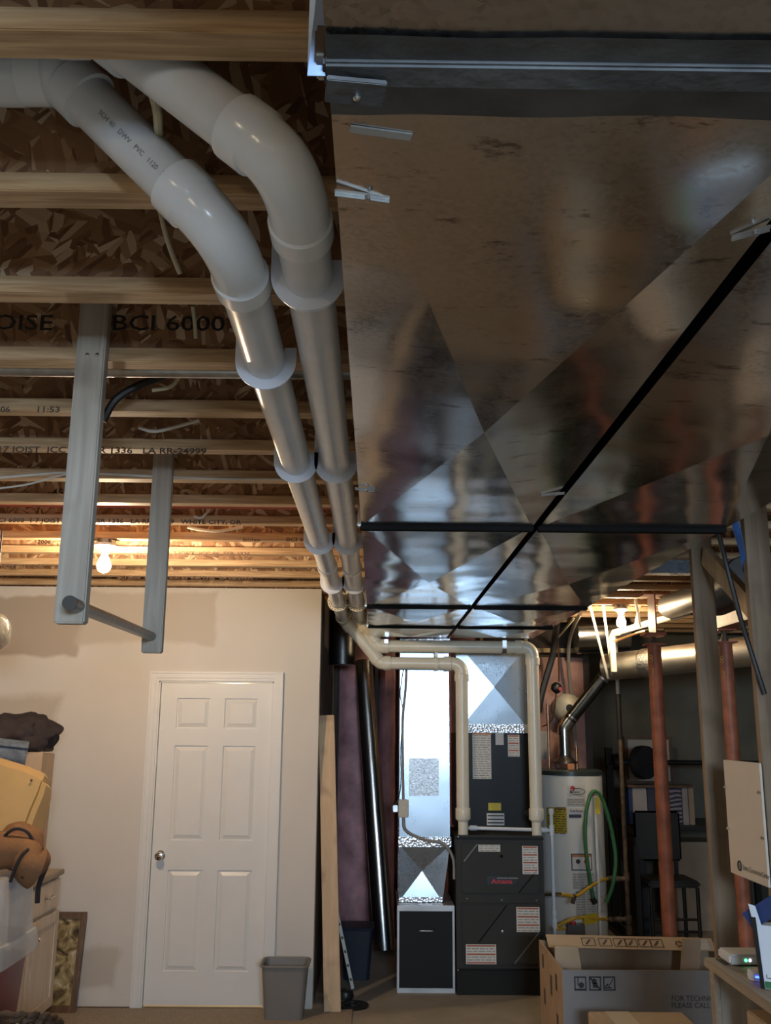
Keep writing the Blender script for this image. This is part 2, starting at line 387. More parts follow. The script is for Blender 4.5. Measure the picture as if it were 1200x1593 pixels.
    def rrect_loft(s, rings, seg=6):
        """rings: (cx, cy, z, hx, hy, rad) rounded rectangles stacked upward"""
        o = len(s.v); m = seg * 4
        for cx, cy, z, hx, hy, rd in rings:
            for q, (sx_, sy_) in enumerate(((1, 1), (-1, 1), (-1, -1), (1, -1))):
                for k in range(seg):
                    a = PI / 2 * q + PI / 2 * k / (seg - 1)
                    s.v.append(Vector((cx + sx_ * (hx - rd) + rd * math.cos(a), cy + sy_ * (hy - rd) + rd * math.sin(a), z)))
        for i in range(len(rings) - 1):
            for k in range(m):
                a, c = o + i * m + k, o + i * m + (k + 1) % m; s.f.append((a, c, c + m, a + m))
        s.f.append(tuple(o + k for k in range(m - 1, -1, -1))); s.f.append(tuple(o + (len(rings) - 1) * m + k for k in range(m)))
        return s
    def build(s, name, mat, parent=None, bev=0, smooth=False, seg=2, origin=None):
        me = bpy.data.meshes.new(name)
        if parent is not None: org = ORG[parent.name]
        elif origin is not None: org = Vector(origin)
        else:
            xs = [p.x for p in s.v]; ys = [p.y for p in s.v]; zs = [p.z for p in s.v]
            org = Vector(((min(xs) + max(xs)) / 2, (min(ys) + max(ys)) / 2, min(zs)))
        me.from_pydata([tuple(p - org) for p in s.v], [], s.f)
        if bev:
            bm = bmesh.new(); bm.from_mesh(me)
            bmesh.ops.remove_doubles(bm, verts=bm.verts, dist=1e-6)
            es = [e for e in bm.edges if len(e.link_faces) == 2 and e.calc_face_angle(0) > .5]
            bmesh.ops.bevel(bm, geom=es, offset=bev, segments=seg, affect='EDGES', clamp_overlap=True); bm.to_mesh(me); bm.free()
        bm = bmesh.new(); bm.from_mesh(me); bmesh.ops.recalc_face_normals(bm, faces=bm.faces); bm.to_mesh(me); bm.free()
        if smooth:
            for p in me.polygons: p.use_smooth = True
            me.set_sharp_from_angle(angle=math.radians(38))
        me.materials.append(MATS[mat] if isinstance(mat, str) else mat)
        o = bpy.data.objects.new(name, me); COL.objects.link(o)
        if parent is not None: o.parent = parent
        else: o.location = org
        ORG[o.name] = org
        return o
def tag(o, label, cat, group=None):
    o['label'] = label; o['category'] = cat
    if group: o['group'] = group
    return o
def struct(o, label=None):
    o['kind'] = 'structure'
    if label: o['label'] = label
    return o
def thing(name, loc, label, cat, group=None):
    e = bpy.data.objects.new(name, None); COL.objects.link(e); e.location = loc; e.empty_display_size = .1
    ORG[e.name] = Vector(loc); return tag(e, label, cat, group)
def fillet(pts, rad, n=8):
    """round the corners of a polyline; rad number or list per inner corner"""
    pts = [Vector(p) for p in pts]; out = [pts[0]]
    for i in range(1, len(pts) - 1):
        r = rad[i - 1] if isinstance(rad, (list, tuple)) else rad
        a, p, c = pts[i - 1], pts[i], pts[i + 1]; d1 = (a - p).normalized(); d2 = (c - p).normalized()
        ang = d1.angle(d2); t = min(r / math.tan(ang / 2), (a - p).length * .49, (c - p).length * .49)
        q0, q1 = p + d1 * t, p + d2 * t
        for k in range(n + 1):
            f = k / n; out.append(q0 * (1 - f) ** 2 + p * 2 * f * (1 - f) + q1 * f * f)
    out.append(pts[-1]); return out
def smoothpath(pts, n=8):
    """Catmull-Rom through the points"""
    P = [Vector(p) for p in pts]; P = [P[0] * 2 - P[1]] + P + [P[-1] * 2 - P[-2]]; out = []
    for i in range(1, len(P) - 2):
        for k in range(n):
            t = k / n; a, b_, c, d = P[i - 1], P[i], P[i + 1], P[i + 2]
            out.append(.5 * ((2 * b_) + (c - a) * t + (2 * a - 5 * b_ + 4 * c - d) * t * t + (3 * b_ - a - 3 * c + d) * t ** 3))
    out.append(P[-2]); return out
def text(name, s, size, loc, xdir, ydir, mat, parent, align='LEFT', sx=1.0, bold=0):
    cu = bpy.data.curves.new(name, 'FONT'); cu.body = s; cu.size = size; cu.align_x = align; cu.offset = bold; cu.resolution_u = 2
    ob = bpy.data.objects.new(name + '_tmp', cu); COL.objects.link(ob)
    me = bpy.data.meshes.new_from_object(ob.evaluated_get(bpy.context.evaluated_depsgraph_get())); bpy.data.objects.remove(ob); bpy.data.curves.remove(cu)
    x = Vector(xdir).normalized(); y = Vector(ydir); y = (y - x * y.dot(x)).normalized(); z = x.cross(y)
    Mx = Matrix((x * sx, y, z)).transposed().to_4x4(); org = ORG[parent.name]
    Mx.translation = Vector(loc) - org
    me.transform(Mx); me.materials.clear(); me.materials.append(MATS[mat])
    o = bpy.data.objects.new(name, me); COL.objects.link(o); o.parent = parent; ORG[o.name] = org
    return o
def blob(c, s, amp, fr, seed, sub=4, flat=None):
    """noise-displaced ellipsoid verts / faces"""
    bm = bmesh.new(); bmesh.ops.create_icosphere(bm, subdivisions=sub, radius=1); mb = MB()
    vs = []
    for v_ in bm.verts:
        p = v_.co.copy(); d = mnoise.noise(p * fr + Vector((seed, seed * .7, 3))) * amp + mnoise.noise(p * fr * 2.3 + Vector((seed, 9, 1))) * amp * .5
        p = p * (1 + d); q = Vector((p.x * s[0], p.y * s[1], p.z * s[2]))
        if flat is not None and q.z < flat: q.z = flat + (q.z - flat) * .08
        vs.append(Vector(c) + q)
    mb.add(vs, [tuple(v_.index for v_ in f.verts) for f in bm.faces]); bm.free(); return mb
def xbroken(x0, x1, y0, y1, z, d, th=.0):
    """cross-broken sheet seen from below: four facets meeting at an apex pushed out by d"""
    mb = MB(); cx, cy = (x0 + x1) / 2, (y0 + y1) / 2
    return mb.add([(x0, y0, z), (x1, y0, z), (x1, y1, z), (x0, y1, z), (cx, cy, z - d)], [(0, 1, 4), (1, 2, 4), (2, 3, 4), (3, 0, 4)])

# ================================================================== THE SETTING
JZ, JP, J0 = 2.664, .406, 1.195          # joist underside, spacing, far edge of the first flange
DZ = JZ + .302                            # deck underside
XL, XR, YB, YF = -3.3, 3.9, -2.6, 9.9     # room shell
fl = struct(MB().box(XL, XR, YB, YF, -.12, 0).build('floor', 'concrete_floor', origin=(0, 0, 0)))
cl = struct(MB().box(XL, XR, YB, YF, DZ, DZ + .02).build('ceiling', 'osb_deck', origin=(0, 0, 0)))
webm = None
JOIST = {}
for k in range(-7, 21):
    yf = J0 + JP * k; yc = yf - .03
    if webm is None:
        jo = MB().box(XL + .02, XR - .02, yc - .005, yc + .005, JZ + .03, DZ).build('joist', 'osb', cl)
        fo = MB().box(XL + .02, XR - .02, yf - .06, yf, JZ, JZ + .038).build('flange', 'flange_wood', jo, .002)
        webm = (jo, fo, yf)
    else:
        jo = webm[0].copy(); COL.objects.link(jo); jo.parent = cl; jo.location = (0, yf - webm[2], 0)
        fo = webm[1].copy(); COL.objects.link(fo); fo.parent = jo; fo.location = (0, 0, 0)
    ORG[jo.name] = Vector((0, yf - webm[2], 0)); JOIST[k] = jo
def mark(k, s, px, py, size, on='flange', mat='ink_soft', sx=1.15):
    y = J0 + JP * k - (.061 if on == 'flange' else .0362)
    p = W(px, py, y); text('stamp', s, size, p, (1, 0, 0), (0, 0, 1), mat, JOIST[k], 'LEFT', sx, .0006)
mark(3, 'BOISE', -40, 512, .062, 'web', 'ink', 1.3)
mark(3, 'BCI 6000', 172, 513, .062, 'web', 'ink', 1.3)
mark(4, '06', 0, 641, .026); mark(4, '11:53', 55, 641, .026, sx=1.3)
mark(5, '17 JOIST  ICC ES  ESR 1336   LA RR-24999', -5, 703, .030, sx=1.35)
mark(7, '45', 80, 771, .045, 'web', 'ink')
mark(8, 'BCI 6000  1 7 JOIST  ICC ES  ESR 1336   LA RR-24999   WHITE CITY, OR', -10, 812, .029, sx=1.3)
mark(9, '2006', 58, 846, .03, mat='ink'); mark(9, 'boise', 378, 842, .028, mat='ink_faint', sx=1.5); mark(9, 'BCI 6000', 445, 842, .03, mat='ink_faint', sx=1.3)
mark(10, 'BCI 6000  1 7 JOIST  ICC ES  ESR 1336', 212, 863, .03, mat='ink_faint', sx=1.3)
mark(11, 'WHITE CITY, OR', -10, 883, .03, mat='ink_faint', sx=1.3); mark(11, '2006', 180, 884, .026, mat='ink_faint')
mark(12, 'BCI 6000  17 JOIST  ICC ES  ESR 1336   LA RR-24999', 182, 900, .03, mat='ink_faint', sx=1.3)

# back wall with door opening
WY = 6.53; DX0, DX1, DH = -1.452, -.703, 2.018
def wallbox(x0, x1, z0, z1): return (x0, x1, WY, WY + .115, z0, z1)
mb = MB(); mb.box(*wallbox(XL, DX0 - .012, 0, JZ)); mb.box(*wallbox(DX1 + .012, -.385, 0, JZ)); mb.box(*wallbox(DX0 - .012, DX1 + .012, DH + .012, JZ))
wb = struct(mb.build('wall_back', 'drywall', origin=(0, 0, 0)))
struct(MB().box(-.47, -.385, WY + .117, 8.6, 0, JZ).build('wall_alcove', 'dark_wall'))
struct(MB().box(XL - .1, XL, YB, YF, 0, DZ).build('wall_left', 'drywall'))
struct(MB().box(XR, XR + .1, YB, YF, 0, DZ).build('wall_right', 'concrete_wall'))
struct(MB().box(XL, XR, YF, YF + .1, 0, DZ).build('wall_far', 'concrete_wall'))
mb = MB(); mb.box(XL, .15, YB - .1, YB, 0, DZ); mb.box(1.45, XR, YB - .1, YB, 0, DZ); mb.box(.15, 1.45, YB - .1, YB, 0, 1.84); mb.box(.15, 1.45, YB - .1, YB, 2.44, DZ)
struct(mb.build('wall_rear', 'drywall'))
wn = thing('window_1', (.8, YB - .05, 1.84), 'high basement window in the rear wall', 'window'); del wn['category'], wn['label']; struct(wn)
mb = MB()
for a in ((.15, 1.45, 1.84, 1.88), (.15, 1.45, 2.40, 2.44), (.15, .19, 1.88, 2.40), (1.41, 1.45, 1.88, 2.40), (.785, .815, 1.88, 2.40)): mb.box(a[0], a[1], YB - .08, YB - .02, a[2], a[3])
mb.build('window_frame', 'white_paint', wn)
MB().box(.19, 1.41, YB - .06, YB - .055, 1.88, 2.40).build('pane', 'window_pane', wn)
# baseboard at the foot of the drywall
mb = MB().box(XL, DX0 - .08, WY - .004, WY, 0, .012); struct(mb.build('baseboard_back', 'frame_wood'))

# door
d = thing('door_1', ((DX0 + DX1) / 2, WY, 0), '', ''); del d['category'], d['label']; struct(d)
Yd = WY + .02; w = DX1 - DX0
xa, xb, xc, xd = DX0 + w * .147, DX0 + w * .443, DX0 + w * .577, DX0 + w * .873
zt = [W(300, y, WY).z for y in (1086, 1133, 1160, 1308, 1354, 1513)]
mb = MB(); mb.box(DX0, DX1, Yd + .014, Yd + .038, .018, DH)
for a, c in ((DX0, xa), (xb, xc), (xd, DX1)): mb.box(a, c, Yd, Yd + .014, .018, DH)
for z0, z1 in ((zt[0], DH), (zt[2], zt[1]), (zt[4], zt[3]), (.018, zt[5])):
    for a, c in ((xa, xb), (xc, xd)): mb.box(a, c, Yd, Yd + .014, z0, z1)
mb.build('door_leaf', 'door_white', d)
for z1, z0 in ((zt[0], zt[1]), (zt[2], zt[3]), (zt[4], zt[5])):
    for a, c in ((xa, xb), (xc, xd)):
        o, i_ = .006, .034; P = []
        for e, yy in ((o, Yd + .0138), (i_, Yd + .001)):
            P += [(a + e, yy, z0 + e), (c - e, yy, z0 + e), (c - e, yy, z1 - e), (a + e, yy, z1 - e)]
        MB().add(P, [(4, 5, 6, 7), (0, 1, 5, 4), (1, 2, 6, 5), (2, 3, 7, 6), (3, 0, 4, 7), (3, 2, 1, 0)]).build('panel', 'door_white', d)
kp = W(249, 1331, WY)
MB().lathe((kp.x, Yd, kp.z), [(.031, 0), (.031, -.006), (.014, -.012), (.012, -.035), (.022, -.042), (.028, -.055), (.024, -.068), (.008, -.072)], (0, 1, 0), 24).build('knob', 'chrome', d, 0, True)
# casing and jamb
t = thing('trim_1', ((DX0 + DX1) / 2, WY, 0), '', ''); del t['category'], t['label']; struct(t)
ht_ = DH + .012; LAY = ((0, .02, .010), (.02, .050, .016), (.050, .062, .022))
for x0, sg in ((DX0 - .012, -1), (DX1 + .012, 1)):
    mb = MB()
    for e0, e1, dp in LAY:
        xa2, xb2 = x0 + sg * e0, x0 + sg * e1
        P = [(x, y, z) for y in (WY - dp, WY - .0005) for x, z in ((xa2, 0), (xb2, 0), (xb2, ht_ + e1), (xa2, ht_ + e0))]
        mb.add(P, [(0, 1, 2, 3), (7, 6, 5, 4), (0, 4, 5, 1), (1, 5, 6, 2), (2, 6, 7, 3), (3, 7, 4, 0)])
    mb.build('casing_board', 'white_paint', t)
mb = MB()
for e0, e1, dp in LAY:
    P = [(x, y, z) for y in (WY - dp, WY - .0005) for x, z in ((DX0 - .012 - e0, ht_ + e0), (DX1 + .012 + e0, ht_ + e0), (DX1 + .012 + e1, ht_ + e1), (DX0 - .012 - e1, ht_ + e1))]
    mb.add(P, [(0, 1, 2, 3), (7, 6, 5, 4), (0, 4, 5, 1), (1, 5, 6, 2), (2, 6, 7, 3), (3, 7, 4, 0)])
mb.build('head_casing', 'white_paint', t)
mb = MB().box(DX0 - .012, DX0 - .003, WY, WY + .115, 0, DH + .012).box(DX1 + .003, DX1 + .012, WY, WY + .115, 0, DH + .012).box(DX0 - .012, DX1 + .012, WY, WY + .115, DH + .003, DH + .012)
mb.build('jamb', 'white_paint', t)
l = bpy.data.lights.new('hall_lamp_light', 'POINT'); l.energy = 60; l.color = (1, .78, .5); l.shadow_soft_size = .06
o = bpy.data.objects.new('hall_lamp_light', l); COL.objects.link(o); o.location = (-1.1, 7.5, 1.6)

# carpet remnant in front of the door wall
cp = tag(MB().box(-1.98, -.13, 3.0, 6.50, 0, .012).box(-.13, .90, .5, 6.15, 0, .012).box(-1.98, -.13, .5, 3.0, 0, .012).build('carpet', 'carpet'), 'tan carpet covering the floor in front of the white door', 'carpet')

# insulated wall behind the furnace: batts between studs
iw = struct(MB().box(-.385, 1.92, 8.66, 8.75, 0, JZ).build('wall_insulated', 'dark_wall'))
X = -.375
for i, (a, c, mt) in enumerate(((-.33, -.03, 'pink_insul'), (.03, .20, 'pink_insul'), (.24, .50, 'pink_insul'), (.54, .92, 'pink_insul'), (.96, 1.32, 'pink_light'), (1.36, 1.86, 'pink_light'))):
    mb = MB(); nx, nz = 7, 26; P = []; Fc = []
    for j in range(nz + 1):
        for q in range(nx + 1):
            u = q / nx; z = (2.36 if i >= 4 else 2.6) * j / nz
            bl = .07 * (math.sin(PI * u) ** .6) if 0 < u < 1 else 0
            P.append((a + (c - a) * u, 8.655 - bl - .025 * abs(mnoise.noise(Vector((u * 2 + i * 5, z * 2.2, 1)))) * (0 < u < 1), z))
    for j in range(nz):
        for q in range(nx):
            s_ = j * (nx + 1) + q; Fc.append((s_, s_ + 1, s_ + nx + 2, s_ + nx + 1))
    mb.add(P, Fc).build('insulation_batt', mt, iw, 0, True)
for a in (-.375, -.015, .205, .505, .925, 1.325):
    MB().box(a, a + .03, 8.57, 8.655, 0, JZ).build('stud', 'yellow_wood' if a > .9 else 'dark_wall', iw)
MB().box(.95, 1.9, 8.56, 8.655, 2.40, 2.44).build('blocking', 'yellow_wood', iw)

# stud wall on the right
SX = 1.352
sw = thing('wall_studs', (SX, 3.6, 0), '', ''); del sw['category'], sw['label']; struct(sw)
for i, y in enumerate((2.72, 3.42, 4.02)):
    MB().box(SX, SX + .089, y, y + .038, .04, JZ - .04).build('stud', 'stud_wood', sw, .002)
MB().box(SX, SX + .089, 1.6, 4.06, 0, .038).build('bottom_plate', 'stud_wood', sw)
MB().box(SX, SX + .089, 1.6, 4.06, JZ - .038, JZ - .0005).build('top_plate', 'stud_wood', sw)
MB().bar((SX + .05, 3.99, 2.46), (SX + .06, 3.47, 2.13), .03, .08, (1, 0, 0)).build('brace', 'stud_pale', sw)

# ================================================================== SHEET METAL
def duct_box(x0, x1, y0, y1, z0, z1, d, near=0):
    """closed box with cross-broken underside"""
    cx, cy = (x0 + x1) / 2, (y0 + y1) / 2
    return MB().add([(x0, y0, z0), (x1, y0, z0), (x1, y1, z0), (x0, y1, z0), (x0, y0, z1), (x1, y0, z1), (x1, y1, z1), (x0, y1, z1), (cx, cy, z0 - d)],
                    [(1, 0, 8), (2, 1, 8), (3, 2, 8), (0, 3, 8), (4, 5, 6, 7), (0, 1, 5, 4), (1, 2, 6, 5), (2, 3, 7, 6), (3, 0, 4, 7)])
TZ = 2.38
seams = (-.6, .833, 3.07, 5.18, 6.225, 7.0)
for nm, x0, x1, lab in (('return_trunk_duct', -.055, .508, 'wide galvanized return duct on the ceiling, left half, beside the white vent pipes'),
                        ('supply_trunk_duct', .532, 1.145, 'wide galvanized supply duct on the ceiling, right half, beside the wall studs')):
    T = thing(nm, ((x0 + x1) / 2, 3.2, TZ), lab, 'duct')
    for i in range(5):
        y0, y1 = seams[i], seams[i + 1]
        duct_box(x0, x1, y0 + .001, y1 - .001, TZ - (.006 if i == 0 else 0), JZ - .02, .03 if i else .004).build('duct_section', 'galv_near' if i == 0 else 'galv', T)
    for i, y in enumerate(seams[1:5]):
        MB().box(x0 - .004, x1 + .004, y - .018, y + .018, TZ - .014, TZ + .003).build('drive_cleat', 'seam_black' if i else 'sealant', T, .003)
        if x0 < 0: MB().box(x0 - .012, x0 - .001, y - .02, y + .02, TZ - .005, JZ - .05).build('side_cleat', 'strap_metal', T, .002)
    # sealant smeared both sides of the nearest seam
    rnd = random.Random(int(x0 * 100) + 9); pf = []; pn = []
    nseg = 40
    for q in range(nseg + 1):
        x = x0 + (x1 - x0) * q / nseg
        pf.append((x, .833 + .075 + .018 * mnoise.noise(Vector((x * 5, 3, 1))), TZ - .0035)); pn.append((x, .833 - .055 - .022 * mnoise.noise(Vector((x * 6, 8, 1))), TZ - .0105))
    mb = MB(); mb.add(pf + [(p[0], .833, TZ - .0065) for p in pf] + pn, [])
    for q in range(nseg):
        a = q; c = nseg + 1 + q; e = 2 * (nseg + 1) + q
        mb.f += [(a, a + 1, c + 1, c), (c, c + 1, e + 1, e)]
    mb.build('sealant_smear', 'sealant', T, 0, True)
    if x0 < 0:
        # bent corner tab at the near seam and the daylit edge strip
        MB().obox((x0 + .028, .842, TZ - .024), (1, .12, 0), (-.12, 1, 0), (0, 0, 1), .03, .018, .003).build('corner_tab', 'sealant', T, .001)
        MB().lathe((x0 + .03, .845, TZ - .027), [(.0045, 0), (.0045, -.003), (.002, -.005)], (0, 0, 1), 10).build('screw', 'strap_metal', T)
        MB().hexa([(x0 - .020, .832, TZ - .014), (x0 - .002, .832, TZ - .014), (x0 - .002, .836, TZ - .012), (x0 - .020, .836, TZ - .012),
                   (x0 - .012, .745, TZ + .19), (x0 + .008, .741, TZ + .19), (x0 + .008, .745, TZ + .192), (x0 - .012, .749, TZ + .192)]).build('edge_strip', 'edge_metal', T)
        clips = ((521, 297, 606, 308), (553, 759, 583, 762), (843, 769, 879, 766))
        p = [WZ(545, 200, TZ - .004), WZ(640, 213, TZ - .004)]
        MB().bar(p[0] + Vector((0, .0, 0)), p[1], .012, .002, (0, 1, 0)).build('tape_scrap', 'pvc_grey', T)
    else: clips = ((1140, 368, 1200, 352),)
    for c in clips:
        a, e = WZ(c[0], c[1], TZ - .006), WZ(c[2], c[3], TZ - .006)
        k_ = MB(); k_.bar(a, e, .005, .003, (0, 1, 0)); k_.bar(a + Vector((0, .004, -.002)), e + Vector((0, .004, -.002)), .002, .006, (0, 1, 0)); mid = (a + e) / 2 * 1.0
        mid = a.lerp(e, .6); k_.lathe(mid, [(.003, 0), (.003, -.006), (.0045, -.007)], (0, 0, 1), 8)
        k_.build('hanger_clip', 'strap_metal', T)

# return drop, transition and filter cabinet
RX0, RX1, RY = .172, .53, 7.05
T = thing('return_drop_duct', ((RX0 + RX1) / 2, 7.25, .55), 'tall shiny galvanized return duct left of the furnace with a square cover', 'duct')
zt_ = .93
mb = MB().box(RX0, RX1, RY, 7.55, zt_, TZ - .001); mb.build('drop', 'galv_plenum', T, .003)
zfb = .553
mb = MB(); a0, a1, b0, b1 = RX0, RX1, RX0, RX1 - .055
P = [(b0, RY + .01, zfb), (b1, RY + .01, zfb), (b1, 7.5, zfb), (b0, 7.5, zfb), (a0, RY, zt_), (a1, RY, zt_), (a1, 7.5, zt_), (a0, 7.5, zt_), ((a0 + b1) / 2 + .01, RY + .028, zfb + .2)]
mb.add(P, [(0, 1, 8), (1, 5, 8), (5, 4, 8), (4, 0, 8), (1, 2, 6, 5), (2, 3, 7, 6), (3, 0, 4, 7), (4, 5, 6, 7), (3, 2, 1, 0)]).build('transition', 'galv_plenum', T)
MB().box(RX0 - .006, RX1 + .008, RY - .014, RY + .01, zt_ - .012, zt_ + .055).build('foil_band', 'foil', T, .004)
MB().box(RX0, b1, RY - .006, RY + .02, zfb, zfb + .03).build('foil_edge', 'foil', T, .003)
MB().box(RX0 + .02, RX1 + .01, RY - .008, RY + .01, TZ - .055, TZ - .004).build('foil_top', 'foil', T, .003)
cv0, cv1 = W(637, 1180, RY), W(683, 1238, RY)
MB().box(cv0.x, cv1.x, RY - .022, RY - .002, cv1.z, cv0.z).build('access_cover', 'cover_metal', T, .004)
MB().box(cv0.x + .005, cv1.x - .005, RY - .03, RY - .002, cv0.z + .002, cv0.z + .055).build('cover_flange', 'strap_metal', T, .003)
for z in (1.64, 1.66): MB().box(RX0 + .03, RX1 - .04, RY - .0025, RY, z, z + .003).build('seam', 'strap_metal', T)
# filter cabinet
FX0, FX1, FY = .158, .548, 6.935
T = thing('filter_cabinet', ((FX0 + FX1) / 2, 7.2, 0), 'black filter cabinet with bright metal edges left of the furnace', 'cabinet')
MB().box(FX0 + .012, FX1 - .012, FY + .004, 7.55, .02, .535).build('body', 'filter_black', T)
mb = MB()
mb.box(FX0, FX1, FY - .006, FY + .02, .515, .551); mb.box(FX0, FX0 + .014, FY - .006, FY + .02, .03, .515); mb.box(FX1 - .014, FX1, FY - .006, FY + .02, .03, .515); mb.box(FX0, FX1, FY - .006, FY + .02, 0, .03)
mb.box(FX0, FX1, FY + .02, 7.55, .536, .551)
mb.build('edge_frame', 'silver_paint', T, .002)
h0, h1 = W(651, 1447, FY), W(675, 1448, FY)
MB().tube(fillet([(h0.x, FY + .004, h0.z + .012), (h0.x + .004, FY - .025, h0.z), (h1.x - .004, FY - .025, h0.z), (h1.x, FY + .004, h0.z + .012)], .008, 4), .0045, 10).build('handle', 'strap_metal', T, 0, True)
# junction box and flexible conduit on the return drop
T = thing('junction_box', (W(628, 1257, RY).x, RY, W(628, 1257, RY).z - .05), 'beige electrical switch box with grey flexible conduit on the return duct', 'switch box')
j = W(628, 1257, RY)
MB().box(j.x - .036, j.x + .036, RY - .05, RY - .003, j.z - .06, j.z + .06).build('box', 'panel_cream', T, .004)
MB().box(j.x - .006, j.x + .006, RY - .058, RY - .05, j.z - .012, j.z + .012).build('switch', 'paper_white', T, .002)
MB().box(j.x - .075, j.x - .042, RY - .035, RY - .005, j.z - .025, j.z + .02).build('relay', 'strap_metal', T, .003)
def conduit(name, pts, r, mat, parent):
    pp = smoothpath(pts, 14); rs = [r * (1 + (.10 if i % 2 else -.04)) for i in range(len(pp))]
    return MB().tube(pp, rs, 10).build(name, mat, parent, 0, True)
conduit('conduit', [W(628, 1270, RY - .03), W(632, 1292, RY - .03), W(660, 1306, RY - .04), W(690, 1313, RY - .05), W(705, 1335, RY - .08), W(707, 1368, RY - .1)], .0105, 'cable_grey', T)
MB().tube(smoothpath([W(633, 1040, RY - .02), W(631, 1075, RY - .02), W(627, 1120, RY - .02), W(627, 1180, RY - .02), W(628, 1246, RY - .02)], 6), .0085, 10).build('cable', 'cable_grey', T, 0, True)
MB().tube(smoothpath([W(628, 1040, RY - .015), W(623, 1080, RY - .015), W(628, 1110, RY - .015), W(624, 1160, RY - .015), W(623, 1230, RY - .015), W(608, 1265, RY - .03)], 6), .003, 6).build('wire', 'cable_black', T, 0, True)

# coil cabinet and supply plenum
CX0, CX1, CY = .60, 1.175, 7.30
T = thing('coil_cabinet', ((CX0 + CX1) / 2, 7.55, 1.003), 'black coil cabinet with paper stickers on top of the furnace', 'cabinet')
MB().box(CX0, CX1, CY, 7.8, 1.003, 1.70).build('body', 'coil_black', T, .004)
def sticker(parent, x0, y0, x1, y1, Yp, mat, name='sticker', th=.002):
    a, c = W(x0, y0, Yp), W(x1, y1, Yp); o = MB().box(a.x, c.x, Yp - th, Yp - .0002, c.z, a.z).build(name, mat if mat not in ('sticker_red', 'sticker_text') else 'paper_white', parent)
    if mat in ('sticker_red', 'sticker_text'):
        red, txt = MB(), MB(); n_ = max(3, int((a.z - c.z) / .0165)); dz = (a.z - c.z) / n_; rg = random.Random(int(x0 * 7 + y0)); wd_ = c.x - a.x; yq = Yp - th - .0006
        for k in range(n_):
            z = a.z - dz * (k + .5)
            if mat == 'sticker_red' and k % 3 == 0: red.box(a.x + .006, c.x - .006, yq, yq + .0005, z - dz * .26, z + dz * .26)
            else:
                x = a.x + .008
                while x < c.x - .02:
                    L = min(rg.uniform(.015, .05), c.x - .008 - x); txt.box(x, x + L, yq, yq + .0005, z - dz * .16, z + dz * .16); x += L + .008
        if red.v: red.build('red_rule', 'print_red', o)['kind'] = 'stuff'
        if txt.v: txt.build('small_print', 'print_grey', o)['kind'] = 'stuff'
    return o
sticker(T, 735, 1139, 765, 1212, CY, 'sticker_text'); sticker(T, 735, 1139, 765, 1143, CY - .002, 'paper_orange', 'sticker_header')
sticker(T, 771, 1140, 784, 1159, CY, 'paper_white'); sticker(T, 790, 1143, 809, 1177, CY, 'sticker_red')
sticker(T, 760, 1249, 780, 1261, CY, 'tag_yellow'); s_ = sticker(T, 757.5, 1265, 785, 1284, CY, 'paper_white')
for y in (1268, 1273.5, 1279): sticker(T, 759, y, 784, y + 2, CY - .002, 'ink', 'sticker_bar')
MB().lathe((1.12, CY, 1.13), [(.022, 0), (.022, -.01), (.012, -.012)], (0, 1, 0), 14).build('drain_port', 'black_plastic', T)
T = thing('supply_plenum', ((CX0 + CX1) / 2, 7.55, 1.70), 'galvanized supply plenum with a creased X above the black coil cabinet', 'duct')
x0, x1, z0, z1 = CX0 + .005, CX1 - .005, 1.701, TZ - .001
P = [(x0, CY, z0), (x1, CY, z0), (x1, CY, z1), (x0, CY, z1), (x0, 7.8, z0), (x1, 7.8, z0), (x1, 7.8, z1), (x0, 7.8, z1), ((x0 + x1) / 2, CY - .026, (z0 + z1) / 2)]
MB().add(P, [(0, 1, 8), (1, 2, 8), (2, 3, 8), (3, 0, 8), (1, 5, 6, 2), (5, 4, 7, 6), (4, 0, 3, 7), (3, 2, 6, 7), (4, 5, 1, 0)]).build('plenum', 'galv_plenum', T)
MB().box(x0 - .004, x1 + .004, CY - .012, CY + .01, z0 + .002, z0 + .065).build('foil_band', 'foil', T, .004)
MB().box(x0 - .02, x1 + .0, CY - .014, CY + .01, TZ - .06, TZ - .004).build('foil_top', 'foil', T, .004)
for i in range(5):
    MB().lathe((x0 + .05 + i * .11, CY - .012, z0 + .012), [(.006, 0), (.006, -.004), (.003, -.006)], (0, 1, 0), 8).build('screw', 'chrome', T)

# furnace
UX0, UX1, UY = .556, 1.163, 6.89
T = thing('furnace', ((UX0 + UX1) / 2, 7.25, 0), 'dark grey gas furnace with two door panels and warning stickers', 'furnace')
MB().box(UX0, UX1, UY + .012, 7.62, 0, 1.0).build('cabinet', 'furnace_dark', T, .004)
def fz(y): return W(778, y, UY).z
def fpanel(name, xa_, xb_, ya, yb, y0, y1, mat, bev):
    return MB().box(xa_, xb_, y0, y1, fz(yb), fz(ya)).build(name, mat, T, bev)
fpanel('front_frame', UX0 + .002, UX1 - .002, 1300, 1507, UY + .002, UY + .03, 'furnace_grey', .003)
fpanel('upper_door', UX0 + .036, UX1 - .036, 1311, 1390, UY - .018, UY + .02, 'furnace_grey', .008)
fpanel('lower_door', UX0 + .036, UX1 - .036, 1405, 1500, UY - .018, UY + .02, 'furnace_grey', .008)
fpanel('base', UX0, UX1, 1510, 1549, UY - .002, UY + .03, 'furnace_dark', .002)
MB().box(UX0, UX1, UY - .01, UY + .04, .985, 1.001).build('top_edge', 'furnace_dark', T, .003)
FYs = UY - .018
for a, c, mt in (((722, 1340), (743, 1313), 'furnace_line'), ((807, 1389), (835, 1355), 'seam_black'), ((745, 1466), (789, 1408), 'seam_black'), ((801, 1499), (841, 1448), 'furnace_line')):
    p, q = W(*a, FYs), W(*c, FYs); MB().bar(p, q, .007, .004, (1, 0, 1)).build('crease', mt, T)
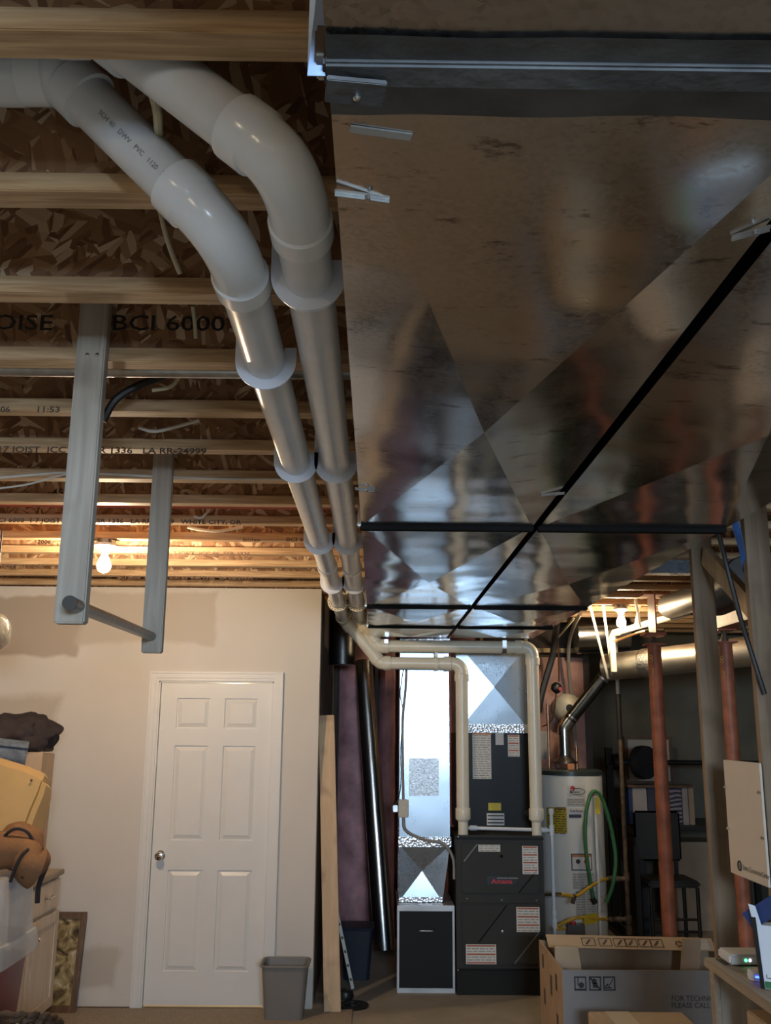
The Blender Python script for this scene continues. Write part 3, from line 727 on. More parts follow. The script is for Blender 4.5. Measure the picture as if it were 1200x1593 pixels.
sticker(T, 744.5, 1314, 778.5, 1325, FYs, 'sticker_text'); sticker(T, 812.5, 1316, 838, 1360, FYs, 'sticker_red')
sticker(T, 803.5, 1411, 840.5, 1450, FYs, 'sticker_red'); sticker(T, 725, 1469, 772.5, 1500, FYs, 'sticker_red')
a, c = W(757.5, 1362.5, FYs), W(804.5, 1376.5, FYs)
bd = MB().box(a.x, c.x, FYs - .008, FYs - .0002, c.z, a.z).build('badge', 'black_plastic', T, .003)
text('badge_lettering', 'Amana', .042, (a.x + .03, FYs - .0095, c.z + .009), (1, 0, 0), (.25, 0, 1), 'logo_red', bd, 'LEFT', 1.22, .0012)
text('badge_lettering', 'HEATING & AIR CONDITIONING', .011, (a.x + .068, FYs - .0097, c.z + .040), (1, 0, 0), (0, 0, 1), 'paper_white', bd, 'LEFT', .9)
p = W(780.5, 1332, FYs); MB().lathe((p.x, FYs, p.z), [(.011, 0), (.011, -.002), (.006, -.003)], (0, 1, 0), 14).build('sight_port', 'seam_black', T)
p = W(782, 1449, FYs); MB().lathe((p.x, FYs, p.z), [(.008, 0), (.008, -.005), (.004, -.006)], (0, 1, 0), 12).build('latch', 'strap_metal', T)
for x, y in ((727, 1398), (781, 1400), (835, 1401), (713, 1509), (713, 1302), (845, 1306)):
    p = W(x, y, UY); MB().lathe((p.x, UY + .002, p.z), [(.006, 0), (.006, -.004), (.003, -.006)], (0, 1, 0), 8).build('screw', 'strap_metal', T)

# ================================================================== VENT PIPES
PR = .0445
def pvc_run(T, pts, rads, pm, fm, tail=.05, r=PR, fits=None):
    """pipe > straight pieces, elbow fittings at each corner"""
    pts = [Vector(p) for p in pts]; cuts = [pts[0]]; els = []
    for i in range(1, len(pts) - 1):
        p = pts[i]; d1 = (pts[i - 1] - p).normalized(); d2 = (pts[i + 1] - p).normalized(); ang = d1.angle(d2)
        rd = rads[i - 1]; t0, t1 = rd if isinstance(rd, tuple) else (rd / math.tan(ang / 2),) * 2; q0, q1 = p + d1 * t0, p + d2 * t1
        arc = [q0 * (1 - f) ** 2 + p * 2 * f * (1 - f) + q1 * f * f for f in [k / 14 for k in range(15)]]
        e0, e1 = q0 + d1 * tail, q1 + d2 * tail
        path = [e0, q0 + d1 * .004, q0] + arc[1:-1] + [q1, q1 + d2 * .004, e1]
        rr = [r * 1.17, r * 1.17, r * 1.08] + [r * 1.07] * (len(arc) - 2) + [r * 1.08, r * 1.17, r * 1.17]
        els.append((path, rr)); cuts += [e0 - d1 * .02, e1 - d2 * .02]
    cuts.append(pts[-1])
    for i in range(0, len(cuts), 2):
        if (cuts[i + 1] - cuts[i]).length > .01:
            MB().tube([cuts[i], cuts[i + 1]], r, 28).build('pipe', pm if isinstance(pm, str) else pm[i // 2], T, 0, True)
    for i, (path, rr) in enumerate(els):
        MB().tube(path, rr, 28).build('elbow', fm if isinstance(fm, str) else fm[i], T, 0, True)
def coupling(T, p, d, L, r, mat, name='coupling'):
    p, d = Vector(p), Vector(d).normalized(); MB().tube([p - d * L / 2, p - d * (L / 2 - .003), p + d * (L / 2 - .003), p + d * L / 2], [r * .97, r, r, r * .97], 28).build(name, mat, T, 0, True)
PY_ = 6.97
LX, RXp, PZ = -.25, -.128, 2.515
zl = W(650, 1032, PY_).z; xl = W(592, 1032, PY_).x; zr = W(700, 1006, PY_).z; xr = W(588, 1004, PY_).x
T = thing('vent_pipe', (LX, 4, PZ), 'white plastic vent pipe with big elbows, the left one of the pair, dropping first', 'pipe')
pl = [(-1.5, 1.44, 2.825), (-.55, 1.44, 2.825), (LX, 1.43, PZ), (LX, PY_, PZ), (xl, PY_, zl), (.616, PY_, zl), (.616, PY_, 1.13)]
pvc_run(T, pl, [.05, (.085, .125), .05, .05, .075], ['pvc', 'pvc', 'pvc', 'pvc_cream', 'pvc_cream', 'pvc_cream'], ['pvc_fit', 'pvc_fit', 'pvc_cream', 'pvc_cream', 'pvc_cream'])
coupling(T, (-.665, 1.44, 2.825), (1, 0, 0), .09, PR * 1.2, 'pvc_fit'); coupling(T, (LX, 4.68, PZ), (0, 1, 0), .09, PR * 1.14, 'pvc')
coupling(T, (.616, PY_, 1.15), (0, 0, 1), .075, PR * 1.18, 'pvc_cream'); MB().tube([(.616, PY_, 1.115), (.616, PY_, 1.095), (.616, PY_, 1.0015)], [.05, .034, .034], 24).build('reducer', 'pvc_cream', T, 0, True)
d_ = (Vector(pl[2]) - Vector(pl[1])).normalized(); s0 = Vector(pl[1]) + d_ * .1
# printed line along the pipe, on the side facing the room
q0, q1 = W(133, 172, 1.36), W(250, 290, 1.36)
dd = (q1 - q0).normalized(); base_p = Vector(pl[1]); ax_p = base_p + d_ * ((q0 - base_p).dot(d_))
nv = (CAM - ax_p); nv = (nv - d_ * nv.dot(d_)).normalized(); nv = (nv + d_.cross(nv) * .12).normalized()
L0 = ax_p + nv * (PR + .0006); yv = nv.cross(d_)
text('pipe_print', 'SCH 40   DWV   PVC   1120   2', .0125, L0 - d_ * .01, d_, yv, 'ink_pipe', T, 'LEFT', 1.0)
T = thing('vent_pipe', (RXp, 4, PZ), 'white plastic vent pipe with big elbows, the right one of the pair, against the duct', 'pipe')
pr_ = [(-1.5, 1.285, 2.80), (-.44, 1.285, 2.80), (RXp, 1.23, PZ), (RXp, PY_, PZ), (xr, PY_, zr), (1.132, PY_, zr), (1.132, PY_, 1.13)]
pvc_run(T, pr_, [.05, (.065, .135), .05, .05, .075], ['pvc', 'pvc', 'pvc', 'pvc_cream', 'pvc_cream', 'pvc_cream'], ['pvc_fit', 'pvc_fit', 'pvc_cream', 'pvc_cream', 'pvc_cream'])
coupling(T, (RXp, 4.72, PZ), (0, 1, 0), .09, PR * 1.14, 'pvc'); coupling(T, (1.132, PY_, 1.15), (0, 0, 1), .075, PR * 1.18, 'pvc_cream')
MB().tube([(1.132, PY_, 1.115), (1.132, PY_, 1.095), (1.132, PY_, 1.0015)], [.05, .034, .034], 24).build('reducer', 'pvc_cream', T, 0, True)
def hook(x, y, mat, perf=False):
    r = PR + .0095; zc = PZ; pth = [(x - r, y, JZ - .001), (x - r, y, zc)]
    for k in range(1, 19): a = PI + PI * k / 18; pth.append((x + r * math.cos(a), y, zc + r * math.sin(a)))
    pth += [(x + r, y, zc + .03)] if not perf else [(x + r, y, JZ - .001)]
    mb = MB().ribbon(pth, .022, .014 if not perf else .010, (0, 1, 0))
    if not perf: mb.ribbon([(p[0], y - .0105, p[2] if q else p[2]) for q, p in enumerate(pth)], .003, .026, (0, 1, 0))
    return mb.build('pipe_hook', mat)
ordw = ('nearest the camera', 'second from the camera', 'third from the camera', 'fourth from the camera')
for x, ys, wh in ((LX, (J0 + 2 * JP - .03, J0 + 4 * JP - .03, J0 + 7 * JP - .03, J0 + 10 * JP - .03), 'left'), (RXp, (J0 + JP - .03, J0 + 4 * JP - .03, J0 + 7 * JP - .03, J0 + 10 * JP - .03), 'right')):
    for i, y in enumerate(ys):
        tag(hook(x, y, 'hook_plastic'), 'pale plastic hanger hook under the %s vent pipe, %s' % (wh, ordw[i]), 'pipe hanger', 'hooks holding the vent pipes')
for x, wh in ((LX, 'left'), (RXp, 'right')):
    y = J0 + 12 * JP - .03
    T = thing('perforated_strap', (x, y, PZ - .05), 'white strap dotted with holes under the %s vent pipe, farthest from the camera' % wh, 'pipe hanger', 'hooks holding the vent pipes')
    o = hook(x, y, 'pvc_cream', True); org = ORG[o.name]; o.name = 'strap'; o.parent = T; o.location = org - ORG[T.name]
    mb = MB(); r = PR + .0095
    mb.lathe((x, y - .0125, PZ), [(r - .006, 0), (r + .012, 0), (r + .012, .003), (r - .006, .003)], (0, 1, 0), 36, True).build('rim', 'pvc_cream', T)
    for k in range(11):
        a = PI + PI * (k + .0) / 10; MB().lathe((x + (r + .003) * math.cos(a), y - .0125, PZ + (r + .003) * math.sin(a)), [(.0035, 0), (.0035, -.0008)], (0, 1, 0), 8).build('hole', 'black_plastic', T)
# metal straps from duct to upper horizontal run, plastic spacer clip
for x, lab in ((W(601, 1000, PY_).x, 'metal strap holding the upper vent pipe, left of the two below the duct'), (W(784, 1000, PY_).x, 'metal strap holding the upper vent pipe, right of the two below the duct')):
    r = PR + .003; pth = [(x, PY_ - r, TZ + .02 if x < 0 else TZ - .022), (x, PY_ - r, zr)]
    for k in range(1, 13): a = PI + PI * k / 12; pth.append((x, PY_ + r * math.cos(a), zr + r * math.sin(a)))
    pth.append((x, PY_ + r, TZ - .022)); tag(MB().ribbon(pth, .03, .0025, (1, 0, 0)).build('pipe_strap', 'strap_metal'), lab, 'pipe hanger')
p = W(679, 1032, PY_).x
mb = MB().lathe((p, PY_, zl), [(PR + .001, -.011), (PR + .007, -.011), (PR + .007, .011), (PR + .001, .011)], (1, 0, 0), 28, True)
mb.box(p - .011, p + .011, PY_ - .012, PY_ + .012, zl + PR + .004, zr - PR + .0)
tag(mb.build('spacer_clip', 'pvc_cream'), 'cream plastic spacer clip joining the two horizontal vent pipes', 'pipe clip')

# ================================================================== LAMPS
def bulb_lamp(x, y, label, mat, chain):
    T = thing('ceiling_bulb', (x, y, JZ), label, 'light bulb', 'bare bulbs under the joists')
    MB().lathe((x, y, JZ - .0005), [(.05, 0), (.05, -.022)], (0, 0, 1), 24).build('junction_box', 'steel_dark', T)
    MB().lathe((x, y, JZ - .022), [(.058, 0), (.058, -.012), (.05, -.02), (.028, -.03), (.024, -.045)], (0, 0, 1), 28).build('lampholder', 'porcelain', T, 0, True)
    MB().lathe((x, y, JZ - .067), [(.014, .004), (.015, -.014), (.027, -.040), (.035, -.062), (.034, -.080), (.024, -.096), (.007, -.104)], (0, 0, 1), 24).build('bulb', mat, T, 0, True)
    if chain:
        MB().tube([(x + .03, y, JZ - .05), (x + .03, y, JZ - .2)], .0012, 5).build('pull_chain', 'strap_metal', T)
        MB().tube([(x - .02, y - .03, JZ - .05), (x - .02, y - .03, JZ - .16)], .0012, 5).build('pull_chain', 'strap_metal', T)
p = W(163, 862, J0 + JP * 9 - .03); bulb_lamp(p.x, J0 + JP * 9 - .03, 'glowing bare bulb on the joists above the white door wall', 'bulb_lit', False)
p = W(966, 950, J0 + JP * 15 - .03); bulb_lamp(p.x, J0 + JP * 15 - .03, 'glowing bare bulb with pull chains above the water heater flue', 'bulb_lit_far', True)
bulb_lamp(-1.3, J0 - JP * 6 - .03, 'glowing bare bulb on the joists behind the camera', 'bulb_lit_dim', False)
# textured glass globe at the left edge
gc = W(-12, 984, 4.6)
T = thing('glass_pendant', (gc.x, gc.y, gc.z - .09), 'textured clear glass globe hanging at the left edge of the picture', 'pendant lamp')
MB().lathe(gc, [(.02, .095), (.05, .085), (.082, .045), (.09, 0), (.08, -.045), (.05, -.078), (.01, -.09)], (0, 0, 1), 28).build('globe', 'glass_clear', T, 0, True)
MB().tube([gc + Vector((0, 0, .095)), (gc.x, gc.y, JZ - .001)], .004, 8).build('cord', 'cable_black', T)

# ================================================================== PULL-UP BAR
T = thing('pull_up_bar', (-.8, 3, 1.98), 'homemade pull-up bar, grey pipe through two hanging wooden boards', 'pull-up bar')
Y1 = J0 + JP * 3 - .06; Y2 = J0 + JP * 6 - .06
for yb, xa_, xb_, yt, ytop in ((Y1, (131.5, 600), (119, 971), 971, 0), (Y2, (252, 760), (237, 1016), 1016, 0)):
    pt, pb = W(*xa_, yb - .02), W(*xb_, yb - .02); xm = (pt.x + pb.x) / 2; zb = pb.z
    MB().box(xm - .0375, xm + .0375, yb - .0385, yb - .0005, zb, DZ - .03).build('board', 'grey_wood', T, .004)
    if yb == Y1: b1 = (xm, yb, zb)
    else: b2 = (xm, yb, zb)
for x in (136, 151):
    p = W(x, 552, Y1 - .039); MB().lathe((p.x, Y1 - .039, p.z), [(.005, 0), (.005, -.002), (.002, -.004)], (0, 1, 0), 10).build('screw', 'strap_metal', T)
q1 = W(121, 943, Y1 - .039); q2 = W(236, 990, Y2 - .039); dr = (q2 - q1).normalized()
MB().tube([q1 - dr * .085, q2 + dr * .06], .0165, 22).build('bar', 'bar_metal', T, 0, True)
MB().tube([q1 - dr * .0865, q1 - dr * .075], .0175, 22).build('end_cap', 'black_plastic', T, 0, True)

# ================================================================== PIPES AND CABLES IN THE JOISTS
def line(name, pts, r, mat, label, cat, n=8, seg=8):
    return tag(MB().tube(smoothpath(pts, n), r, seg).build(name, mat, None, 0, True), label, cat)
y = J0 + JP * 7 + .075
line('water_pipe', [(XL + .1, y, 2.682), (-.9, y, 2.682), (.0, y, 2.682), (XR - .1, y, 2.682)], .011, 'pex_red', 'red plastic water pipe running across the joists by the lit bulb', 'pipe', 3)
y = J0 + JP * 3 + .055
tag(MB().tube([(XL + .1, y, 2.684), (XR - .1, y, 2.684)], .021, 12).build('metal_conduit', 'strap_metal', None, 0, True), 'grey metal conduit running across behind the fourth joist', 'conduit')
line('cable', [W(222, 95, 1.32), W(232, 130, 1.33), W(243, 165, 1.34), W(246, 190, 1.36), W(248, 230, 1.50)], .0075, 'romex', 'yellowish electric cable hanging between the two big pipe elbows', 'cable')
line('cable', [W(247, 318, 1.80), W(258, 365, 1.83), W(268, 395, 1.86), W(280, 425, 1.90)], .0055, 'romex', 'yellowish cable between second and third joist, above the left elbow', 'cable')
line('cable', [W(300, 476, 2.30), W(303, 500, 2.33), W(305, 526, 2.36)], .0055, 'romex', 'yellowish cable end poking from the web stamped in big black letters', 'cable')
yy = J0 + JP * 4 - .2
line('cable', [W(160, 655, yy), W(180, 622, yy), W(215, 600, yy), W(262, 582, yy + .02)], .012, 'cable_black', 'thick black cable sagging behind the first hanging board', 'cable')
line('cable', [W(237, 607, yy), W(262, 603, yy), W(275, 592, yy), W(280, 575, yy)], .006, 'romex', 'short pale cable beside the thick black cable', 'cable')
yy = J0 + JP * 5 - .2
line('cable', [W(216, 665, yy), W(240, 671, yy), W(270, 665, yy), W(310, 654, yy)], .006, 'cable_white', 'loose pale cable hanging below the fifth joist', 'cable')
yy = J0 + JP * 6 - .065
line('cable', [W(-20, 745, yy), W(60, 738, yy), W(110, 735, yy), W(200, 739, yy), W(300, 744, yy), W(440, 746, yy)], .005, 'cable_white', 'thin white cable stapled along a joist behind the boards', 'cable')
line('cable', [W(-20, 762, yy - .02), W(40, 754, yy - .02), W(85, 742, yy - .02), W(112, 735, yy - .012)], .004, 'cable_white', 'thin white cable curving up at the left edge', 'cable')
yy = J0 + JP * 8 - .09
line('cable', [W(302, 803, yy), W(312, 806, yy), W(322, 798, yy), W(327, 788, yy)], .006, 'cable_white', 'curled white cable end right of the second hanging board', 'cable')
yy = J0 + JP * 9 - .09
line('cable', [W(292, 820, yy), W(312, 824, yy), W(340, 826, yy), W(378, 820, yy)], .008, 'cable_white', 'white cable scrap lying across the joists right of the bulb', 'cable')

# ================================================================== LEFT-HAND CLUTTER
CXF = -1.935                                   # cabinet front plane, faces right
T = thing('base_cabinet', (-2.25, 5.75, 0), 'pale maple base cabinet with drawer and doors against the left side', 'cabinet')
cy0, cy1, ch = 5.30, 6.20, .872
MB().box(-2.55, CXF, cy0, cy1, .09, ch - .03).build('body', 'maple', T, .002)
MB().box(-2.53, CXF - .05, cy0 + .02, cy1 - .02, 0, .09).build('plinth', 'frame_wood', T)
MB().box(-2.56, CXF + .028, cy0 - .02, cy1 + .012, ch - .03, ch).build('worktop', 'ply', T, .004)
for y0, y1 in ((cy0 + .02, 5.74), (5.76, cy1 - .02)):
    dw = MB().box(CXF, CXF + .018, y0, y1, .665, ch - .045).build('drawer', 'maple', T, .004)
    ym = (y0 + y1) / 2
    MB().tube(fillet([(CXF + .018, ym - .05, .745), (CXF + .045, ym - .045, .745), (CXF + .045, ym + .045, .745), (CXF + .018, ym + .05, .745)], .012, 4), .006, 10).build('handle', 'chrome', dw, 0, True)
    dr_ = MB().box(CXF, CXF + .018, y0, y1, .11, .645).build('door', 'maple', T, .004)
    mb = MB()
    for a in ((y0, y0 + .06, .11, .645), (y1 - .06, y1, .11, .645), (y0 + .06, y1 - .06, .11, .17), (y0 + .06, y1 - .06, .585, .645)): mb.box(CXF + .018, CXF + .026, a[0], a[1], a[2], a[3])
    mb.build('door_frame', 'maple', dr_, .002)
    ky = y0 + .035 if y0 > 5.7 else y1 - .035
    MB().lathe((CXF + .024, ky, .55), [(.006, 0), (.006, .012), (.014, .018), (.012, .026)], (1, 0, 0), 14).build('knob', 'chrome', dr_, 0, True)
# picture frame on the floor by the wall
T = thing('framed_picture', (-2.12, 6.42, .012), 'framed picture with brown wood frame standing on the floor by the cabinet', 'picture')
fx0, fx1, fh = -2.55, W(125, 1500, 6.43).x, W(120, 1421, 6.45).z
mb = MB(); 
def leanq(x0, x1, z0, z1, t0, t1):
    f = lambda z: 6.40 + .10 * (z - .012) / fh
    return [(x0, f(z0) + t0, z0), (x1, f(z0) + t0, z0), (x1, f(z0) + t1, z0), (x0, f(z0) + t1, z0), (x0, f(z1) + t0, z1), (x1, f(z1) + t0, z1), (x1, f(z1) + t1, z1), (x0, f(z1) + t1, z1)]
for a in ((fx0, fx1, .012, .05), (fx0, fx1, fh - .035, fh), (fx0, fx0 + .035, .05, fh - .035), (fx1 - .035, fx1, .05, fh - .035)): mb.hexa(leanq(*a, -.012, .012))
mb.build('frame', 'frame_wood', T, .002)
MB().hexa(leanq(fx0 + .03, fx1 - .03, .045, fh - .03, .0, .008)).build('print', 'picture_print', T)
# tall carton on the cabinet with clothes on top
bx1 = W(75, 1300, 6.17).x - .01; bz1 = W(85, 1168, 6.0).z
T = thing('cardboard_box', (bx1 - .2, 6.0, ch), 'tall open cardboard box on the maple cabinet under dark clothes', 'box')
MB().hexa([(bx1 - .42, 5.82, ch), (bx1, 5.82, ch), (bx1, 6.17, ch), (bx1 - .42, 6.17, ch), (bx1 - .42, 5.82, bz1 - .02), (bx1 + .01, 5.82, bz1 - .02), (bx1 + .01, 6.17, bz1 - .02), (bx1 - .42, 6.17, bz1 - .02)]).build('carton', 'cardboard', T, .003)
fz0 = W(88, 1238, 5.8).z
MB().hexa([(bx1 - .03, 5.79, fz0), (bx1 + .052, 5.80, fz0 + .02), (bx1 + .056, 5.81, fz0 + .02), (bx1 - .03, 5.796, fz0), (bx1 - .045, 5.795, bz1 - .015), (bx1 + .055, 5.805, bz1 + .0), (bx1 + .058, 5.812, bz1 + .0), (bx1 - .045, 5.80, bz1 - .015)]).build('flap', 'cardboard', T)
MB().hexa([(bx1 - .25, 5.795, fz0), (bx1 - .065, 5.79, fz0 + .01), (bx1 - .065, 5.796, fz0 + .01), (bx1 - .25, 5.80, fz0), (bx1 - .25, 5.80, bz1 - .02), (bx1 - .055, 5.80, bz1 - .02), (bx1 - .055, 5.806, bz1 - .02), (bx1 - .25, 5.806, bz1 - .02)]).build('flap', 'cardboard', T)
text('carton_print', 'BU', .05, (bx1 - .035, 5.8185, W(75, 1270, 5.82).z), (1, 0, 0), (0, 0, 1), 'ink_soft', T)
cc = W(30, 1150, 5.98)
mb = blob((cc.x - .10, 6.0, bz1 + .075), (.285, .19, .165), .30, 1.7, 4.2, 5, -.08)
tag(mb.build('dark_clothes', 'cloth_dark', None, 0, True), 'heap of dark clothes on top of the tall cardboard box', 'clothes')
# blue rolled mat
p0, p1 = W(-40, 1167, 5.62), W(41, 1176, 5.72)
ctr = (p0 + p1) / 2; ax_ = (p1 - p0).normalized()
T = thing('rolled_blanket', (ctr.x, ctr.y, ctr.z - .06), 'blue-grey textured blanket rolled up under the dark clothes', 'blanket')
spi = []; 
for k in range(90): a = k / 90 * 2 * PI * 3.2; rr = .015 + .062 * k / 90; spi.append((rr, a))
u_ = Vector((0, 0, 1)); u_ = (u_ - ax_ * u_.dot(ax_)).normalized(); w_ = ax_.cross(u_); mb = MB(); P = []; Fc = []
for end in (p0 - ax_ * .2, p1):
    for rr, a in spi: P.append(end + (u_ * math.cos(a) + w_ * math.sin(a)) * rr)
    for rr, a in spi: P.append(end + (u_ * math.cos(a) + w_ * math.sin(a)) * (rr + .010))
nS = 90
for k in range(nS - 1):
    A = [k, k + 1]; Fc += [(k, k + 1, 2 * nS + k + 1, 2 * nS + k), (nS + k, nS + k + 1, 3 * nS + k + 1, 3 * nS + k), (k, k + 1, nS + k + 1, nS + k), (2 * nS + k, 2 * nS + k + 1, 3 * nS + k + 1, 3 * nS + k)]
mb.add(P, Fc).build('roll', 'cloth_blue', T, 0, True)
# tan moulded cushion: loft of sections running to the right end
T = thing('foam_cushion', (-2.2, 5.45, ch), 'large tan moulded foam cushion on its side at the left edge', 'cushion')
FR = [(-120, 1150), (0, 1180), (40, 1192), (64, 1201), (74, 1212), (66, 1235), (54, 1262), (44, 1290), (36, 1325), (30, 1370), (-120, 1370)]
BK = [(-120, 1150), (2, 1178), (42, 1190), (67, 1201), (79, 1218), (77, 1245), (71, 1272), (64, 1300), (57, 1330), (52, 1370), (-120, 1370)]
P = [W(x, y, 5.36) for x, y in FR] + [W(x + 3, y + 2, 5.62) for x, y in BK]; nF = len(FR)
for p in P: p.z = max(p.z, ch + .002)
mb = MB().add(P, [tuple(range(nF - 1, -1, -1)), tuple(range(nF, 2 * nF))] + [(k, (k + 1) % nF, nF + (k + 1) % nF, nF + k) for k in range(nF)])
mb.build('cushion', 'foam_tan', T, .03, True, 4)
MB().lathe(W(49, 1214, 5.352), [(.007, 0), (.007, -.003)], (0, 1, 0), 12).build('rivet', 'wicker', T)
# red tub, clear tote upside down on it, brown bag on top
rx1 = W(44, 1480, 5.1).x - .02; zt0 = W(30, 1512, 4.72).z
tag(MB().rrect_loft([(rx1 - .30, 4.95, .012, .26, .19, .05), (rx1 - .30, 4.95, zt0 - .005, .30, .22, .05)]).build('red_tub', 'bin_red', None, 0, True), 'dark red plastic tub on the floor under the clear tote', 'storage tub')
ct = W(30, 1372, 4.72).z
T = thing('clear_tote', (rx1 - .30, 4.95, zt0), 'clear plastic tote turned upside down on the red tub, holding tinsel', 'storage tote')
MB().rrect_loft([(rx1 - .30, 4.95, zt0 + .10, .315, .25, .05), (rx1 - .30, 4.95, ct - .03, .30, .225, .05), (rx1 - .30, 4.95, ct - .005, .285, .21, .05), (rx1 - .30, 4.95, ct, .26, .19, .05)]).build('tote', 'bin_clear', T, 0, True)
MB().rrect_loft([(rx1 - .30, 4.95, zt0 + .0, .335, .27, .05), (rx1 - .30, 4.95, zt0 + .03, .34, .275, .05), (rx1 - .30, 4.95, zt0 + .10, .33, .265, .05), (rx1 - .30, 4.95, zt0 + .105, .318, .252, .05)]).build('rim', 'bin_clear', T, 0, True)
MB().box(rx1 - .08, rx1 - .04, 4.668, 4.674, zt0 + .03, zt0 + .075).build('catch', 'pvc_fit', T, .003)
tag(blob((rx1 - .33, 4.95, (zt0 + ct) / 2 - .02), (.22, .16, .12), .35, 3, 1.1, 4).build('tinsel', 'tinsel', None, 0, False), 'blue and silver tinsel inside the clear tote', 'tinsel')
T = thing('brown_bag', (rx1 - .3, 4.95, ct), 'brown canvas bag with black piping on top of the clear tote', 'bag')
c1 = W(-5, 1345, 4.85); c2 = W(28, 1318, 5.0)
MB().tube(smoothpath([(c1.x - .35, 4.95, ct + .105), (c1.x - .1, 4.95, ct + .11), (c1.x + .1, 4.93, ct + .105), W(46, 1345, 4.9), W(60, 1352, 4.92), W(66, 1358, 4.93)], 6), [.085 + .015 * math.sin(k * .35) - (.05 * max(0, k - 22) / 8) for k in range(31)], 22).build('roll', 'bag_brown', T, 0, True)
blob((c2.x, 5.02, c2.z), (.12, .10, .12), .12, 1.2, 7, 4).build('flap', 'bag_brown', T, 0, True)
MB().tube(smoothpath([W(16, 1372, 4.83), W(24, 1350, 4.82), W(34, 1330, 4.83), W(44, 1321, 4.86)], 6), .008, 8).build('piping', 'bag_trim', T, 0, True)
MB().tube(smoothpath([W(-3, 1316, 4.93), W(10, 1298, 4.9), W(25, 1289, 4.9), W(42, 1294, 4.91), W(52, 1310, 4.93), W(56, 1322, 4.95)], 6), .008, 8).build('piping', 'bag_trim', T, 0, True)
MB().tube(smoothpath([W(35, 1366, 4.83), W(46, 1348, 4.83), W(64, 1338, 4.86)], 6), .011, 8).build('opening', 'bag_trim', T, 0, True)
MB().tube(smoothpath([W(72, 1348, 4.92), W(66, 1362, 4.93), W(60, 1380, 4.94), W(58, 1405, 4.94)], 6), .012, 8).build('strap', 'bag_trim', T, 0, True)
# wicker chair back at the bottom left corner
wc = W(20, 1590, 4.2)
T = thing('wicker_chair', (wc.x, 4.2, .012), 'dark brown wicker armchair back at the bottom left corner', 'chair')
rim = smoothpath([W(-160, 1600, 4.2), W(-90, 1584, 4.15), W(0, 1579, 4.12), W(60, 1579, 4.12), W(90, 1587, 4.15), W(104, 1612, 4.2)], 8)
for j in range(7):
    f = 1 - j * .015
    pts = [p + Vector((0, .012 * math.sin(i * 1.9 + j * 2.1), -.022 * j + .004 * math.cos(i * 1.9 + j * 2.1))) for i, p in enumerate(rim)]
    MB().tube(pts, .012, 8).build('weave_strand', 'wicker', T, 0, True)
for i in range(0, len(rim), 3):
    p = rim[i]; MB().tube([p + Vector((0, 0, -.01)), (p.x, 4.2 + .03, .35)], .009, 6).build('stake', 'wicker', T, 0, True)
mb = MB().tube([(wc.x - .25, 4.1, .35), (wc.x + .12, 4.1, .35)], .02, 8); mb.box(wc.x - .5, rim[-1].x - .02, 4.08, 4.26, .012, .36); mb.build('seat_base', 'wicker', T, .01)

# ================================================================== BY THE WALL END
# waste basket
g0 = WZ(444, 1590, .012)
gx, gy = g0.x, 6.26 + .085
hx = (W(480, 1500, 6.26).x - W(406, 1500, 6.26).x) / 2; gz = W(440, 1503, 6.25).z
T = thing('waste_basket', (gx, gy, .012), 'grey rectangular plastic waste basket beside the white door', 'waste basket')
gx = (W(480, 1500, 6.26).x + W(406, 1500, 6.26).x) / 2
mb = MB(); mb.rrect_loft([(gx, gy, .012, hx * .80, .085, .03), (gx, gy, gz, hx * .96, .115, .035), (gx, gy, gz + .001, hx * .93, .110, .033), (gx, gy, .03, hx * .78, .082, .03)]).build('body', 'grey_bin', T, 0, True)
mb = MB(); rl = []
for q, (sx_, sy_) in enumerate(((1, 1), (-1, 1), (-1, -1), (1, -1))):
    for k in range(6): a = PI / 2 * q + PI / 2 * k / 5; rl.append(Vector((gx + sx_ * (hx - .04) + .04 * math.cos(a), gy + sy_ * (.122 - .04) + .04 * math.sin(a), gz)))
mb.tube(rl + [rl[0]], .007, 8, False).build('rim', 'grey_bin', T, 0, True)
# leaning boards
bt, bb = W(508, 1113, 6.62), WZ(518, 1573, .0)
bb.y = 6.47
T = tag(MB().bar((bb.x, 6.46, .006), (bt.x - .0, 6.63, bt.z), .105, .03, (1, 0, 0)).build('leaning_board', 'pine', None, .002), 'long pale pine board leaning beside the end of the white wall', 'board')
a, c = W(549, 1536, 7.02), W(527, 1425, 7.02); a.z = .004
T = thing('white_level', (a.x, 7.02, 0), 'slim white marked measuring stick leaning behind the pine board', 'measuring stick')
c.x -= .1; c.z += .4; stk = (c - a).normalized()
MB().bar(a, c, .022, .012, (1, 0, 0)).build('stick', 'paper_white', T, .001)
for k in range(9):
    e = a + stk * (.06 + .09 * k); MB().obox((e.x, e.y - .0066, e.z), (1, 0, 0), (0, 1, 0), stk, .006, .0006, .009).build('mark', 'ink', T)
# dark blue waste bin in the alcove
q = W(556, 1440, 7.35); hb = (W(583, 1440, 7.3).x - W(530, 1440, 7.3).x) / 2
T = thing('blue_bin', (q.x, 7.35, 0), 'dark blue plastic bin in the shadow behind the pine board', 'waste basket')
zt2 = W(556, 1444, 7.22).z
MB().rrect_loft([(q.x, 7.35, .0, hb * .74, .10, .03), (q.x, 7.35, zt2, hb * .95, .13, .03), (q.x, 7.35, zt2 + .001, hb * .92, .125, .03), (q.x, 7.35, .02, hb * .7, .095, .03)]).build('body', 'blue_bin', T, 0, True)
MB().rrect_loft([(q.x, 7.35, zt2 - .02, hb * .99, .135, .03), (q.x, 7.35, zt2, hb * 1.02, .14, .03)]).build('rim', 'blue_bin', T, 0, True)
